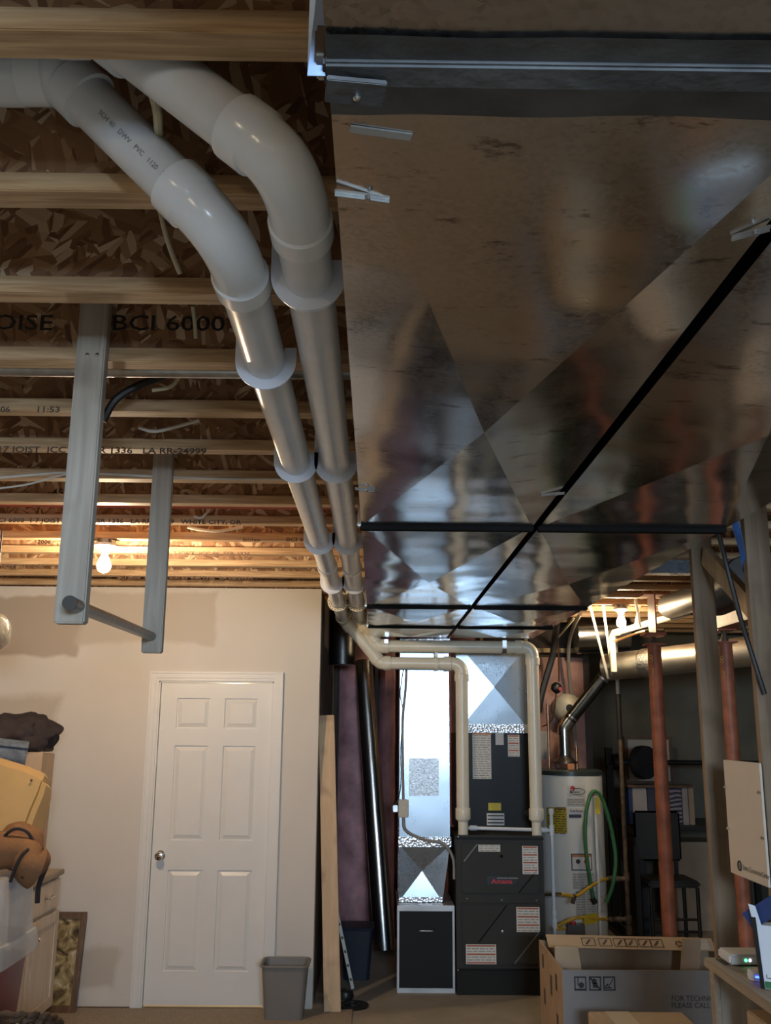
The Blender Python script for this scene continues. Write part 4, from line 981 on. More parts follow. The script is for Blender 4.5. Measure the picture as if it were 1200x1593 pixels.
# lids on the floor
e = WZ(549, 1566, 0)
T = thing('pot_lid', (e.x, e.y, 0), 'black ring-shaped lid lying flat on the concrete beside the pine board', 'lid')
MB().lathe((e.x, e.y, .001), [(.098, 0), (.102, .012), (.09, .016), (.055, .010), (.042, .018), (.03, .018), (.03, .0)], (0, 0, 1), 30).build('disc', 'black_metal', T, 0, True)
MB().lathe((e.x, e.y, .012), [(.036, .0), (.044, .004), (.044, .008), (.036, .008)], (0, 0, 1), 24, True).build('ring', 'steel_dark', T, 0, True)
e = WZ(540, 1556, 0)
tag(MB().lathe((e.x - .01, e.y + .04, .001), [(.05, 0), (.055, .02), (.045, .045), (.02, .055)], (0, 0, 1), 24).build('plastic_dome', 'black_plastic', None, 0, True), 'small black domed cap on the floor behind the flat ring', 'cap')
# leaning round duct and dark round stub above
a, c = W(599, 1474, 8.12), W(566, 1028, 8.42); a.z = .075 * .25
dirv = (c - a).normalized()
T = thing('round_duct', (a.x, 8.12, 0), 'long shiny round duct leaning against the pink insulation', 'duct')
MB().tube([a, c], [.088, .074], 30).build('duct', 'galv_round', T, 0, True)
mb = MB(); e = a.lerp(c, .03); mb.tube([a, e], [.0895, .0893], 30).build('hem', 'galv_round', T, 0, True)
q = W(533, 1010, 7.75)
T = thing('round_duct_stub', (q.x, 7.75, 2.1), 'short dark round duct stub hanging behind the vent pipe elbows', 'duct')
zb_ = W(533, 1034, 7.75).z
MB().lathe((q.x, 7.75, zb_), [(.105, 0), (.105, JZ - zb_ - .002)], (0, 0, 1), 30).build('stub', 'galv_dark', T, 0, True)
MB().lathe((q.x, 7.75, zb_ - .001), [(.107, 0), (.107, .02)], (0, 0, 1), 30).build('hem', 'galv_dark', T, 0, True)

# ================================================================== CONDENSATE PIPES
yc_ = 6.955
T = thing('condensate_pipe', (.9, yc_, .05), 'thin white drain pipe crossing between the vent pipes and down the furnace side', 'pipe')
h0, h1, hx_ = W(729, 1288, 7.03), W(850, 1292, 7.03), W(856, 1292, 7.03)
MB().tube([(h0.x + .0, 7.03, h0.z), (hx_.x, 7.03, h0.z - .012)], .0125, 14).build('pipe', 'pvc_fit', T, 0, True)
coupling(T, (h0.x + .035, 7.03, h0.z), (1, 0, 0), .05, .018, 'pvc_fit'); coupling(T, (hx_.x - .04, 7.03, h0.z - .01), (1, 0, 0), .04, .018, 'pvc_fit')
vx = hx_.x + .012
MB().tube([(vx, 7.03, W(854, 1262, 7.03).z), (vx, 7.03, .02)], .0125, 14).build('pipe', 'pvc_fit', T, 0, True)
for z, L in ((W(854, 1262, 7.03).z, .035), (h0.z - .012, .07), (W(857, 1420, 7.03).z, .03), (W(857, 1436, 7.03).z, .06)): coupling(T, (vx, 7.03, z), (0, 0, 1), L, .0185, 'pvc_fit')

# ================================================================== WATER HEATER
HX, HY, HR = 1.578, 8.02, .262
ht = W(885, 1199, HY - HR).z
T = thing('water_heater', (HX, HY, 0), 'tall white gas water heater with labels right of the furnace', 'water heater')
MB().lathe((HX, HY, .05), [(HR, 0), (HR, ht - .05 - .02)], (0, 0, 1), 48).build('tank', 'heater_white', T, 0, True)
MB().lathe((HX, HY, 0), [(HR - .03, 0), (HR - .03, .05)], (0, 0, 1), 36).build('base', 'black_metal', T, 0, True)
MB().lathe((HX, HY, ht - .02), [(HR + .003, -.02), (HR + .003, .012), (HR - .02, .022)], (0, 0, 1), 48).build('cap', 'heater_cap', T, 0, True)
def hlabel(x0, y0, x1, y1, mat, name='label_sheet', off=.0025):
    """sheet wrapped on the tank between two image columns"""
    P = []; Fc = []; n_ = 8
    for q in range(n_ + 1):
        px = x0 + (x1 - x0) * q / n_
        sA = (px - 885) / 47.0; sA = max(-.97, min(.97, sA)); an = math.asin(sA)
        for yy in (y1, y0):
            yd = HY - (HR + off) * math.cos(an)
            P.append((HX + (HR + off) * math.sin(an), yd, W(px, yy, yd).z))
    for q in range(n_): Fc.append((2 * q, 2 * q + 2, 2 * q + 3, 2 * q + 1))
    o = MB().add(P, Fc).build(name, 'label_grey' if mat == 'sticker_text' else mat, T, 0, True)
    if mat in ('sticker_text', 'sticker_yellow'):
        txt = MB(); z0, z1 = P[0][2], P[1][2]; rows = max(2, int((z1 - z0) / .017)); rg = random.Random(int(x0 * 3 + y0)); ro = HR + off + .0012
        for k in range(rows):
            z = z1 - (z1 - z0) * (k + .5) / rows; px = x0 + 1
            while px < x1 - 2:
                pe_ = min(px + rg.uniform(3, 9), x1 - 1); Q = []
                for pp in (px, pe_):
                    an = math.asin(max(-.97, min(.97, (pp - 885) / 47.0)))
                    for dz in (-.0032, .0032): Q.append((HX + ro * math.sin(an), HY - ro * math.cos(an), z + dz))
                txt.add(Q, [(0, 2, 3, 1)]); px = pe_ + 1.4
        txt.build('small_print', 'print_grey' if mat == 'sticker_text' else 'ink_soft', o)['kind'] = 'stuff'
    return o
hlabel(872.5, 1222, 898, 1254, 'paper_white', off=.0015); hlabel(872, 1242, 897, 1253, 'sticker_text'); hlabel(872.5, 1257, 899, 1264, 'paper_white')
lg = hlabel(871.5, 1418, 871.8, 1418.5, 'paper_white', 'logo_plate')
def htext(s, px, py, size, mat, sx=1, name='lettering'):
    an = math.asin((px - 885) / 47.0); yd = HY - (HR + .006); z = W(px, py, yd).z
    text(name, s, size, (HX + HR * math.sin(an), yd - .002, z), (1, 0, 0), (0, 0, 1), mat, T, 'LEFT', sx, .0006)
pz = W(880, 1226.5, HY - HR); MB().lathe((HX + HR * math.sin(math.asin(-5 / 47)), HY - HR - .001, pz.z), [(.019, 0), (.019, -.003), (.005, -.0035)], (0, 1, 0), 24).build('logo_disc', 'logo_red', T)
cx_ = HX + HR * math.sin(0.04); cz_ = W(886, 1231, HY - HR).z
el = [Vector((cx_ + .058 * math.cos(a), HY - HR - .004, cz_ + .023 * math.sin(a))) for a in [2 * PI * k / 32 for k in range(33)]]
MB().tube(el, .0022, 6, False).build('logo_oval', 'ink', T)
htext('Rheem', 874.6, 1229, .012, 'paper_white', 1.0); htext('PERFORMANCE', 876, 1233, .013, 'ink', .85)
htext('EverKleen', 875, 1263, .026, 'logo_blue', .95); hlabel(874, 1267, 891, 1272, 'stripe_dark')
hlabel(846, 1256, 871, 1296, 'sticker_yellow'); htext('ENERGYGUIDE', 855, 1258, .016, 'ink', .7)
hlabel(875, 1328, 904, 1354, 'ink'); hlabel(876.3, 1329.5, 902.7, 1352.5, 'paper_white', off=.0035); hlabel(876.3, 1329.5, 902.7, 1333, 'paper_orange', off=.0045)
for px, mt in ((884, 'ink'), (895, 'logo_red')):
    an = math.asin((px - 885) / 47); MB().lathe((HX + HR * math.sin(an), HY - HR - .0045, W(px, 1340, HY - HR).z), [(.017, 0), (.017, -.002), (.01, -.0025)], (0, 1, 0), 16 if mt == 'ink' else 5).build('warning_symbol', mt, T)
hlabel(876, 1358, 906, 1383, 'sticker_text'); hlabel(879, 1386, 893, 1428, 'sticker_text'); hlabel(893.5, 1386, 908, 1424, 'sticker_text'); hlabel(911, 1394, 926, 1420, 'sticker_text')
gv = W(897, 1448, HY - HR - .04)
MB().box(gv.x - .07, gv.x + .06, HY - HR - .08, HY - HR + .03, gv.z - .05, gv.z + .05).build('gas_valve', 'steel_dark', T, .006)
MB().lathe((gv.x - .03, HY - HR - .07, gv.z + .05), [(.022, 0), (.022, .02)], (0, 0, 1), 16).build('valve_knob', 'red_plastic', T)
MB().box(gv.x + .065, gv.x + .16, HY - HR - .03, HY - HR + .04, gv.z - .06, gv.z + .045).build('burner_cover', 'panel_cream', T, .003)
# draft hood on top
FXc = W(879, 1165, HY).x
MB().lathe((FXc, HY, ht + .05), [(.10, 0), (.10, .008), (.052, .05), (.052, .06)], (0, 0, 1), 28).build('draft_hood', 'steel_dark', T, 0, True)
for a in (-.6, .9, 2.5, 4.0): MB().box(FXc + .085 * math.cos(a) - .006, FXc + .085 * math.cos(a) + .006, HY + .085 * math.sin(a) - .006, HY + .085 * math.sin(a) + .006, ht, ht + .052).build('hood_leg', 'black_metal', T)
MB().box(FXc - .01, FXc + .045, HY - .15, HY - .10, ht + .002, ht + .05).build('nipple_cap', 'paper_orange', T, .004)
tx, ty = W(926, 1238, HY - .27), W(943, 1452, HY - .27)
MB().tube([tx, (tx.x + .0, tx.y, .1)], .0125, 12).build('relief_pipe', 'pvc_fit', T, 0, True)
MB().tube([tx, (tx.x, tx.y + .12, tx.z + .01)], .014, 10).build('relief_valve', 'rusty_iron', T, 0, True)
MB().box(tx.x - .006, tx.x + .03, tx.y - .02, tx.y - .016, W(930, 1266, tx.y).z, tx.z - .01).build('valve_tag', 'tag_yellow', T)

# flue
fz1 = W(879, 1143, HY).z
T = thing('flue_pipe', (FXc, HY, ht + .11), 'water heater flue, silver upright below a dark slanting length', 'flue')
e2 = W(944, 1048, 7.9)
path = fillet([(FXc, HY, ht + .112), (FXc, HY, fz1 + .05), e2], .06, 6)
MB().tube([(FXc, HY, ht + .112), (FXc, HY, fz1)], .050, 26).build('upright', 'galv_round', T, 0, True)
el0 = Vector((FXc, HY, fz1)); dv = (e2 - Vector((FXc, HY, fz1 + .06))).normalized(); el1 = Vector((FXc, HY, fz1 + .06)) + dv * .08
MB().tube(fillet([el0, (FXc, HY, fz1 + .055), el1], .05, 6), .0535, 26).build('elbow', 'galv_round', T, 0, True)
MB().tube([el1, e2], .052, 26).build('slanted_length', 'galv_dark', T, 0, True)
for f in (.06, .9): q = el1.lerp(e2, f); MB().tube([q - dv * .008, q + dv * .008], .056, 26).build('crimp_ring', 'galv_round', T, 0, True)
e3 = W(1215, 1008, 6.75)
T = thing('flue_duct', (e2.x, 7.8, e2.z - .1), 'big silver round duct running right from the flue behind the orange columns', 'duct')
s0 = W(946, 1038, 7.86); d3 = (e3 - s0).normalized()
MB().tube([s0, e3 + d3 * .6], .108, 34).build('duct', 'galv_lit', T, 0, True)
q = s0 + d3 * .34; MB().tube([q, q + d3 * .02, q + d3 * .05, q + d3 * .085], [.111, .115, .113, .11], 26).build('foil_joint', 'foil', T, 0, False)
for u_px, u_y, w_px, w_y, lab in ((918, 940, 947, 1056, 'left white perforated strap holding up the flue joint'), (938, 936, 953, 1050, 'right white perforated strap holding up the flue joint')):
    a, c = W(u_px, u_y, 7.35), W(w_px, w_y, 7.74)
    tag(MB().bar((a.x, a.y, a.z), c, .019, .003, (1, 0, 0)).build('hanger_strap', 'paper_white'), lab, 'strap')
a, c = W(989, 930, 7.2), W(997, 976, 7.25)
T = thing('crossed_strap', ((a.x + c.x) / 2, 7.2, c.z), 'white perforated straps crossed in an X right of the far bulb', 'strap')
MB().bar(a, c, .02, .003, (1, 0, 0)).build('strap', 'paper_white', T); a, c = W(999, 930, 7.23), W(988, 976, 7.26); MB().bar(a, c, .02, .003, (1, 0, 0)).build('strap', 'paper_white', T)

# hose, gas lines
T = thing('green_hose', (HX + .2, 7.7, .3), 'green hose looped over the relief pipe of the water heater', 'hose')
MB().tube(smoothpath([W(923, 1397, 7.70), W(917, 1360, 7.70), W(911, 1310, 7.70), W(912, 1268, 7.70), W(918, 1240, 7.70), W(925, 1231, 7.70), W(936, 1240, 7.71), W(948, 1275, 7.73), W(957, 1320, 7.74), W(958, 1350, 7.74), W(953, 1380, 7.75), W(944, 1404, 7.76)], 8), .0145, 14).build('hose_length', 'hose_green', T, 0, True)
e = W(924, 1401, 7.70); MB().tube([e + Vector((-.01, 0, .02)), e + Vector((.012, 0, -.02))], .022, 12).build('hose_end', 'black_plastic', T, 0, True)
GX = W(972, 1300, 7.9).x; GY = 7.9
T = thing('gas_riser', (GX, GY, 0), 'dark iron gas pipe with two branches standing right of the water heater', 'pipe')
gt = W(953, 992, GY)
MB().tube([(GX, GY, 1.36), (GX, GY, .12)], .018, 14).build('riser', 'rusty_iron', T, 0, True)
MB().tube([(GX, GY, W(960, 1150, GY).z), (GX, GY, W(957, 1080, GY).z)], .021, 14).build('black_sleeve', 'black_metal', T, 0, True)
MB().tube([(GX, GY, W(957, 1080, GY).z), (GX, GY, gt.z)], .016, 14).build('upper_riser', 'pvc_grey', T, 0, True)
MB().tube([(GX, GY, 1.36), (GX, GY, W(960, 1150, GY).z)], .017, 14).build('upper_riser', 'rusty_iron', T, 0, True)
for y_ in (1364, 1430, 1447): z = W(978, y_, GY).z; MB().tube([(GX, GY, z - .03), (GX, GY, z + .03)], .026, 14).build('tee', 'rusty_iron', T, 0, True)
for y_ in (1367, 1430):
    z = W(960, y_, GY).z; x0_ = W(944, y_, GY).x; pp = [Vector((GX - (GX - x0_) * k / 9, GY, z - .003 * k * 0)) for k in range(10)]
    MB().tube(pp, [.017 + .007 * (k % 3 == 1) for k in range(10)], 12).build('branch', 'rusty_iron', T, 0, True)
T = thing('yellow_gas_line', (HX, 7.5, .8), 'yellow gas connector running from the iron pipe to the furnace', 'gas line')
MB().tube(smoothpath([W(945, 1367, 7.88), W(935, 1370, 7.8), W(915, 1382, 7.62), W(897, 1394, 7.5), W(880, 1392, 7.42), W(872, 1391, 7.4)], 8), .0125, 12).build('tube', 'gas_yellow', T, 0, True)
MB().tube([W(872, 1391, 7.4), W(862, 1391, 7.36)], .016, 10).build('nut', 'chrome', T, 0, True); q = W(862, 1391, 7.36); MB().tube([q, (UX1 + .002, 7.33, q.z)], .011, 10).build('nipple', 'black_metal', T, 0, True)
q = W(893, 1399, 7.47); MB().tube([q + Vector((-.01, 0, -.03)), q + Vector((.008, 0, .03))], .016, 10).build('shutoff', 'rusty_iron', T, 0, True)
T = thing('yellow_gas_line', (HX, 7.5, .6), 'yellow gas connector with paper tag low on the water heater', 'gas line')
MB().tube(smoothpath([W(944, 1430, 7.88), W(930, 1429, 7.7), W(908, 1427, 7.6), W(888, 1431, 7.58), W(870, 1440, 7.6), W(864, 1443, 7.62)], 8), .0125, 12).build('tube', 'gas_yellow', T, 0, True)
a, c = W(909, 1424, 7.58), W(931, 1435, 7.68); MB().hexa([(a.x, a.y, c.z), (c.x, c.y, c.z), (c.x, c.y + .004, c.z), (a.x, a.y + .004, c.z), (a.x, a.y, a.z), (c.x, c.y, a.z), (c.x, c.y + .004, a.z), (a.x, a.y + .004, a.z)]).build('tag', 'tag_yellow', T)
MB().tube(smoothpath([W(862, 1446, 7.6), W(870, 1445, 7.6), W(880, 1444, 7.62)], 4), .011, 10).build('tail', 'gas_yellow', T, 0, True)
# copper, insulated line, cables behind the vent pipe
for px, py0, py1, lab in ((855, 1095, 1192, 'copper pipe rising from the left of the water heater'), (898, 1160, 1192, 'short copper pipe rising from the right of the water heater')):
    p0 = W(px, py1, HY + .05); T_ = tag(MB().tube([(p0.x, p0.y, ht), (p0.x, p0.y, W(px, py0, HY + .05).z)], .011, 12).build('copper_pipe', 'copper', None, 0, True), lab, 'pipe')
line('copper_line', [W(870, 1060, 8.3), W(869, 1010, 8.25), W(867, 990, 8.2), W(866, 962, 7.2)], .008, 'copper', 'thin copper tube hanging from the end of the duct', 'pipe')
line('insulated_line', [W(838, 1108, 7.9), W(843, 1080, 7.9), W(850, 1055, 7.9), W(860, 1020, 7.88), W(864, 990, 7.8), W(867, 966, 7.5)], .027, 'black_plastic', 'black insulated refrigerant line hanging behind the right vent pipe', 'pipe', 8, 14)
line('cable', [W(903, 955, 7.3), W(893, 975, 7.9), W(886, 1000, 8.3), W(885, 1035, 8.4), W(889, 1080, 8.42), W(893, 1120, 8.42), W(896, 1165, 8.3)], .016, 'cable_grey', 'thick grey cable dropping in front of the insulation behind the heater', 'cable')
line('cable', [W(893, 962, 7.3), W(874, 985, 7.9), W(862, 1000, 8.3), W(856, 1025, 8.4), W(852, 1045, 8.4)], .009, 'romex', 'pale yellow cable beside the black insulated line', 'cable')
q = W(866, 1070, 8.25)
T = thing('shutoff_valve', (q.x, 8.25, q.z - .04), 'black valve with red mark hanging above the water heater', 'valve')
blob(q, (.045, .03, .048), .15, 2, 3, 3).build('body', 'black_plastic', T, 0, True); MB().lathe((q.x + .025, 8.22, q.z - .01), [(.016, 0), (.016, -.012)], (0, 1, 0), 12).build('mark', 'red_plastic', T)
line('wire', [q + Vector((0, .02, -.04)), W(862, 1110, 8.3), W(855, 1125, 8.35), W(845, 1130, 8.4)], .006, 'copper', 'thin copper wire curving down from the black valve', 'wire')
q = W(885, 1101, 8.4); r_ = .125
T = thing('expansion_tank', (q.x, 8.4, q.z - r_), 'cream round expansion tank behind the slanting flue', 'tank')
MB().lathe((q.x, 8.45, q.z), [(.02, -.085), (.08, -.078), (.115, -.05), (r_, -.01), (r_, .06)], (0, 1, 0), 32).build('shell', 'tank_cream', T, 0, True)
MB().lathe((q.x - .0, 8.45, q.z), [(.03, -.088), (.028, -.10)], (0, 1, 0), 16).build('stem', 'black_plastic', T, 0, True)
a, c = W(841, 1137, 8.4), W(854, 1181, 8.4); tag(MB().box(a.x, c.x, 8.40, 8.47, c.z, a.z).build('control_box', 'pvc_grey', None, .004), 'small grey box on the insulation beside the right vent pipe', 'box')

# ================================================================== UTILITY AREA: columns, beams, ducts
def column(px, py, Y, label):
    p = W(px, py, Y); z = p.z
    T = thing('steel_column', (p.x, Y, 0), label, 'column', 'rust-red steel columns')
    MB().lathe((p.x, Y, .008), [(.046, 0), (.046, z - .008)], (0, 0, 1), 28).build('post', 'red_oxide', T, 0, True)
    MB().box(p.x - .08, p.x + .08, Y - .08, Y + .08, 0, .008).build('base_plate', 'red_oxide', T)
    MB().box(p.x - .065, p.x + .065, Y - .065, Y + .065, z, z + .010).build('top_plate', 'red_oxide', T, .002)
    MB().lathe((p.x, Y, z + .01), [(.025, 0), (.025, .028), (.016, .028), (.016, 2.372 - z - .02)], (0, 0, 1), 12).build('jack_screw', 'rusty_iron', T)
    MB().box(p.x - .06, p.x + .06, Y - .06, Y + .06, 2.364, 2.374).build('bearing_plate', 'red_oxide', T)
    return T, p
T, p = column(1018, 1004, 6.62, 'rust-red steel column with chalk marks, the left one nearer the water heater')
for s_, px, py in (('8', 1010.5, 1030), ('3', 1013, 1051), ('/', 1015, 1066)):
    q = W(px, py, 6.62 - .047); text('chalk_mark', s_, .075, (q.x, 6.62 - .0475 + .004, q.z), (1, 0, 0), (0, 0, 1), 'chalk_yellow', T, 'LEFT', .8, -.002)
T, p2 = column(1128, 1001, 6.2, 'rust-red steel column half hidden behind the first wall stud')
for s_, px, py in (('8', 1121, 1032), ('3', 1123, 1056)):
    q = W(px, py, 6.2 - .047); text('chalk_mark', s_, .07, (q.x, 6.2 - .0475 + .004, q.z), (1, 0, 0), (0, 0, 1), 'chalk_yellow', T, 'LEFT', .8, -.002)
def ibeam(x, y0, y1, z0, z1, label):
    mb = MB().box(x - .07, x + .07, y0, y1, z0, z0 + .012).box(x - .07, x + .07, y0, y1, z1 - .012, z1).box(x - .005, x + .005, y0, y1, z0 + .012, z1 - .012)
    return tag(mb.build('steel_beam', 'red_oxide'), label, 'beam', 'rust-red steel beams')
ibeam(p.x, 6.54, 6.71, 2.375, JZ - .003, 'rust-red steel beam stub resting on the left steel column')
ibeam(p2.x, 4.7, 6.5, 2.375, JZ - .003, 'rust-red steel beam on the right column, behind the wall studs')
# drain pipe by the bulb
a, c = W(952, 986, 7.6), W(1050, 958, 7.15)
T = thing('drain_pipe', (a.x, 7.2, a.z), 'cream plastic drain pipe with black end sloping across in front of the far bulb', 'pipe')
pth = fillet([(a.x + .005, a.y, a.z - .30), a, c], .05, 6)
MB().tube(pth, .024, 18).build('pipe', 'pvc_cream', T, 0, True); dv = (c - a).normalized()
MB().tube([c - dv * .03, c + dv * .14], .031, 18).build('rubber_end', 'black_plastic', T, 0, True); MB().tube([a + dv * .02, a + dv * .07], .029, 18).build('coupling', 'pvc_cream', T, 0, True)
line('copper_line', [W(955, 998, 7.6), W(975, 991, 7.4), W(995, 984, 7.2), W(1005, 982, 7.1)], .010, 'copper', 'thin copper pipe below the cream drain pipe', 'pipe')
a = W(1005, 982, 7.1); T_ = tag(MB().tube([a, W(1020, 981, 7.05), W(1034, 981, 7.0)], .014, 10).build('ball_valve', 'rusty_iron', None, 0, True), 'small brass valve handle above the left steel column', 'valve')
# silver round duct with collar, and flat duct in the joists to the right
a, c = W(1040, 944, 6.3), W(1100, 925, 5.6)
T = thing('branch_duct', (a.x, 6.3, a.z - .1), 'short silver round duct with strap ending left of the first wall stud', 'duct')
dv = (c - a).normalized(); MB().tube([a, a + dv * .03, c + dv * .35], [.068, .08, .08], 30).build('duct', 'galv_lit', T, 0, True)
q = a + dv * .18; MB().ribbon([W(1049, 922, 6.2), W(1049, 935, 6.13), W(1051, 950, 6.1)], .03, .003, (1, 0, 0)).build('strap', 'paper_white', T); MB().ribbon([W(1052, 922, 6.2), W(1057, 935, 6.1), W(1060, 948, 6.06)], .02, .003, (1, 0, 0)).build('strap', 'paper_white', T)
a, c = W(1112, 925, 5.2), W(1165, 900, 4.7)
T = thing('flexible_duct', (a.x, 5.2, a.z - .1), 'brownish corrugated flexible duct between the two wall studs', 'duct')
pp = [a.lerp(c, k / 24) for k in range(25)]; MB().tube(pp, [.115 + .006 * (k % 2) for k in range(25)], 26).build('hose_length', 'steel_dark', T, 0, True)
zz = W(1040, 884, 5.3).z
tag(MB().box(W(985, 884, 5.3).x, 3.2, 5.25, 5.35, zz - .035, zz + .04).build('flat_duct', 'galv_plenum', None, .004), 'flat silver duct crossing under the joists behind the first wall stud', 'duct')
tag(MB().tube([W(895, 985, 8.3) + Vector((0, 0, -.02)), W(975, 985, 8.3)], .16, 26).build('far_duct', 'galv_round', None, 0, True), 'dim large round duct in the shadow behind the far bulb', 'duct')
# far dark corner: framed panel, barbell on rack, table with books, chair
pa, pc = W(975, 1150, 9.6), W(1043, 1215, 9.6)
T = thing('wall_picture', ((pa.x + pc.x) / 2, 9.6, pc.z), 'square pale picture in a thin frame on the far dark wall', 'picture')
MB().box(pa.x, pc.x, 9.58, 9.60, pc.z, pa.z).build('panel', 'panel_cream', T)
mb = MB(); 
for a in ((pa.x - .03, pa.x, pc.z - .03, pa.z + .03), (pc.x, pc.x + .03, pc.z - .03, pa.z + .03), (pa.x, pc.x, pa.z, pa.z + .03), (pa.x, pc.x, pc.z - .03, pc.z)): mb.box(a[0], a[1], 9.56, 9.61, a[2], a[3])
mb.build('frame', 'frame_wood', T)
MB().box(pa.x, pc.x, 9.605, 9.9 - .001, (pa.z + pc.z) / 2 - .05, (pa.z + pc.z) / 2 + .05).build('bracket', 'dark_wall', T)
bz = W(1010, 1186, 8.9).z; bx0, bx1_ = W(952, 1186, 8.9).x, 3.6
T = thing('barbell', ((bx0 + bx1_) / 2, 8.9, bz), 'black barbell with round weight plate on the rack in the dark corner', 'barbell')
MB().tube([(bx0, 8.9, bz), (bx1_, 8.9, bz)], .022, 14).build('bar', 'black_metal', T, 0, True)
wp = W(1005, 1188, 8.9); MB().lathe((wp.x - .02, 8.9, bz), [(.03, -.05), (.145, -.045), (.15, 0), (.145, .045), (.03, .05)], Vector((.55, -.8, .0)), 34).build('weight_plate', 'weight_plate', T, 0, True)
for dx in (.0, .05): MB().lathe((bx0 + .03 + dx, 8.9, bz), [(.07, -.02), (.07, .02)], (1, 0, 0), 20).build('collar_plate', 'black_metal', T, 0, True)
rk = W(954, 1300, 8.95).x
T = thing('weight_rack', (rk, 8.98, 0), 'black steel weight rack upright behind the gas pipe', 'rack')
MB().box(rk - .03, rk + .03, 8.95, 9.01, 0, W(954, 1163, 8.98).z).build('upright', 'black_metal', T); MB().box(rk - .03, rk + .08, 8.9, 8.95, bz - .06, bz - .024).build('hook', 'black_metal', T)
MB().box(rk - .05, rk + .05, 8.6, 9.3, 0, .05).build('foot', 'black_metal', T)
# table with things standing on it
tz = W(1010, 1284, 8.55).z
T = thing('dark_table', (2.75, 8.75, 0), 'dark table in the far corner carrying upright books', 'table')
tx0, tx1 = rk + .12, 3.55
MB().box(tx0, tx1, 8.5, 9.3, tz - .035, tz).build('table_top', 'black_plastic', T)
for x in (tx0 + .03, tx1 - .03):
    for y in (8.55, 9.25): MB().box(x - .025, x + .025, y - .025, y + .025, 0, tz - .036).build('leg', 'black_metal', T)
ztop = W(1010, 1226, 8.6).z
def book(px0, px1, mat, lab, y0=8.6, top=1226, zt_=None):
    a, c = W(px0, top, y0), W(px1, top, y0); tag(MB().box(a.x, c.x, y0, y0 + .22, tz + .001, a.z).build('upright_board', mat, None, .004), lab, 'board')
book(978, 983.5, 'product_blue', 'thin dark upright case at the left end of the dark table')
book(984, 1006, 'book_pale', 'pale grey upright board on the dark table beside the gas pipe'); book(1007, 1019, 'stripe_dark', 'dark upright board just left of the left column on the table')
book(1040, 1060, 'zebra', 'zebra-striped upright board on the dark table right of the column'); book(1061, 1070, 'book_pale', 'narrow pale upright board right of the zebra-striped one')
book(1071, 1079, 'cardboard_pale', 'cream upright board at the right end of the dark table')
a = W(975, 1222, 8.62); c = W(1080, 1222, 8.62)
tag(MB().box(a.x, c.x, 8.58, 8.86, ztop + .006, ztop + .024).build('shelf_board', 'frame_wood'), 'olive board lying across the tops of the upright boards', 'board')
c0 = W(1050, 1400, 8.0); sz = W(1060, 1370, 8.0).z
T = thing('black_chair', (c0.x, 8.1, 0), 'black chair with slatted back in the dark far corner', 'chair')
MB().box(c0.x - .21, c0.x + .2, 7.95, 8.36, sz - .05, sz).build('seat', 'black_plastic', T, .015)
for x in (c0.x - .19, c0.x + .18):
    for y in (7.98, 8.33): MB().tube([(x, y, 0), (x, y, sz - .05)], .016, 8).build('leg', 'black_metal', T)
MB().box(c0.x - .20, c0.x + .19, 8.36, 8.39, sz + .1, sz + .5).build('backrest', 'black_plastic', T, .02)
for x in (c0.x - .15, c0.x + .14): MB().box(x - .015, x + .015, 8.36, 8.385, sz - .04, sz + .11).build('back_post', 'black_metal', T)
for k in range(3): MB().tube([(c0.x - .19, 7.98, .1 + .09 * k), (c0.x + .18, 7.98, .1 + .09 * k)], .01, 8).build('rung', 'black_metal', T)
xk0 = W(985, 1300, 8.2).x; xk1 = c0.x - .24
T = thing('storage_cupboard', (2.2, 8.2, 0), 'tall black cabinet in the shadow below the upright boards', 'cabinet')
MB().box(xk0, xk1, 8.15, 8.48, 0, tz - .05).build('body', 'black_plastic', T, .01); MB().box(xk0 + .03, xk1 - .03, 8.14, 8.15, .08, tz - .12).build('door', 'black_metal', T, .004)
tag(MB().box(c0.x + .28, c0.x + .75, 9.0, 9.4, 0, .75).build('brown_carton', 'cardboard', None, .005), 'plain brown carton standing on the floor under the dark table', 'box')

# ================================================================== RIGHT FOREGROUND
# cables by the studs
line('cable', [W(1118, 828, 3.3), W(1128, 868, 3.34), W(1140, 915, 3.36), W(1152, 960, 3.38), W(1166, 1005, 3.40), W(1190, 1080, 3.41)], .009, 'cable_black', 'thick black cable slanting down between the two wall studs', 'cable')
for i in range(4):
    line('network_cable', [W(1138 + i * 3, 808, 3.2), W(1144 + i * 3, 830, 3.26), W(1152 + i * 2, 858, 3.40), W(1157 + i, 890, 3.50)], .0035, 'cable_blue', 'blue network cable number %s of four from the left beside the near stud' % ('one', 'two', 'three', 'four')[i], 'cable')
line('cable', [W(1030, 873, 4.6), W(1065, 860, 4.3), W(1090, 845, 4.1), W(1100, 832, 3.9)], .006, 'cable_grey', 'grey cable crossing from the duct edge to the first wall stud', 'cable')
# connection panel between the studs
X_ = SX - .012
a, b_, c, e = WX(1127, 1182, X_), WX(1182, 1185, X_), WX(1197, 1393, X_), WX(1135, 1346, X_)
y0, y1 = (b_.y + c.y) / 2, (a.y + e.y) / 2; z1, z0 = a.z, (c.z + e.z) / 2
T = thing('connection_panel', (X_, (y0 + y1) / 2, z0), 'cream wall panel lettered for wiring, fixed between the wall studs', 'panel')
MB().box(X_, X_ + .008, y0, y1, z0, z1).build('cover', 'panel_white', T, .002); MB().box(X_ + .009, X_ + .09, y0 + .03, y1 - .02, z0 + .02, z1 - .02).build('enclosure', 'strap_metal', T)
for py, pz_ in ((y0 + .012, z1 - .10), (y0 + .012, z0 + .16), (y1 - .012, z1 - .10), (y1 - .012, z0 + .16)): MB().lathe((X_, py, pz_), [(.006, 0), (.006, -.008), (.003, -.01)], (1, 0, 0), 10).build('screw', 'chrome', T)
zq = WX(1155, 1352, X_).z
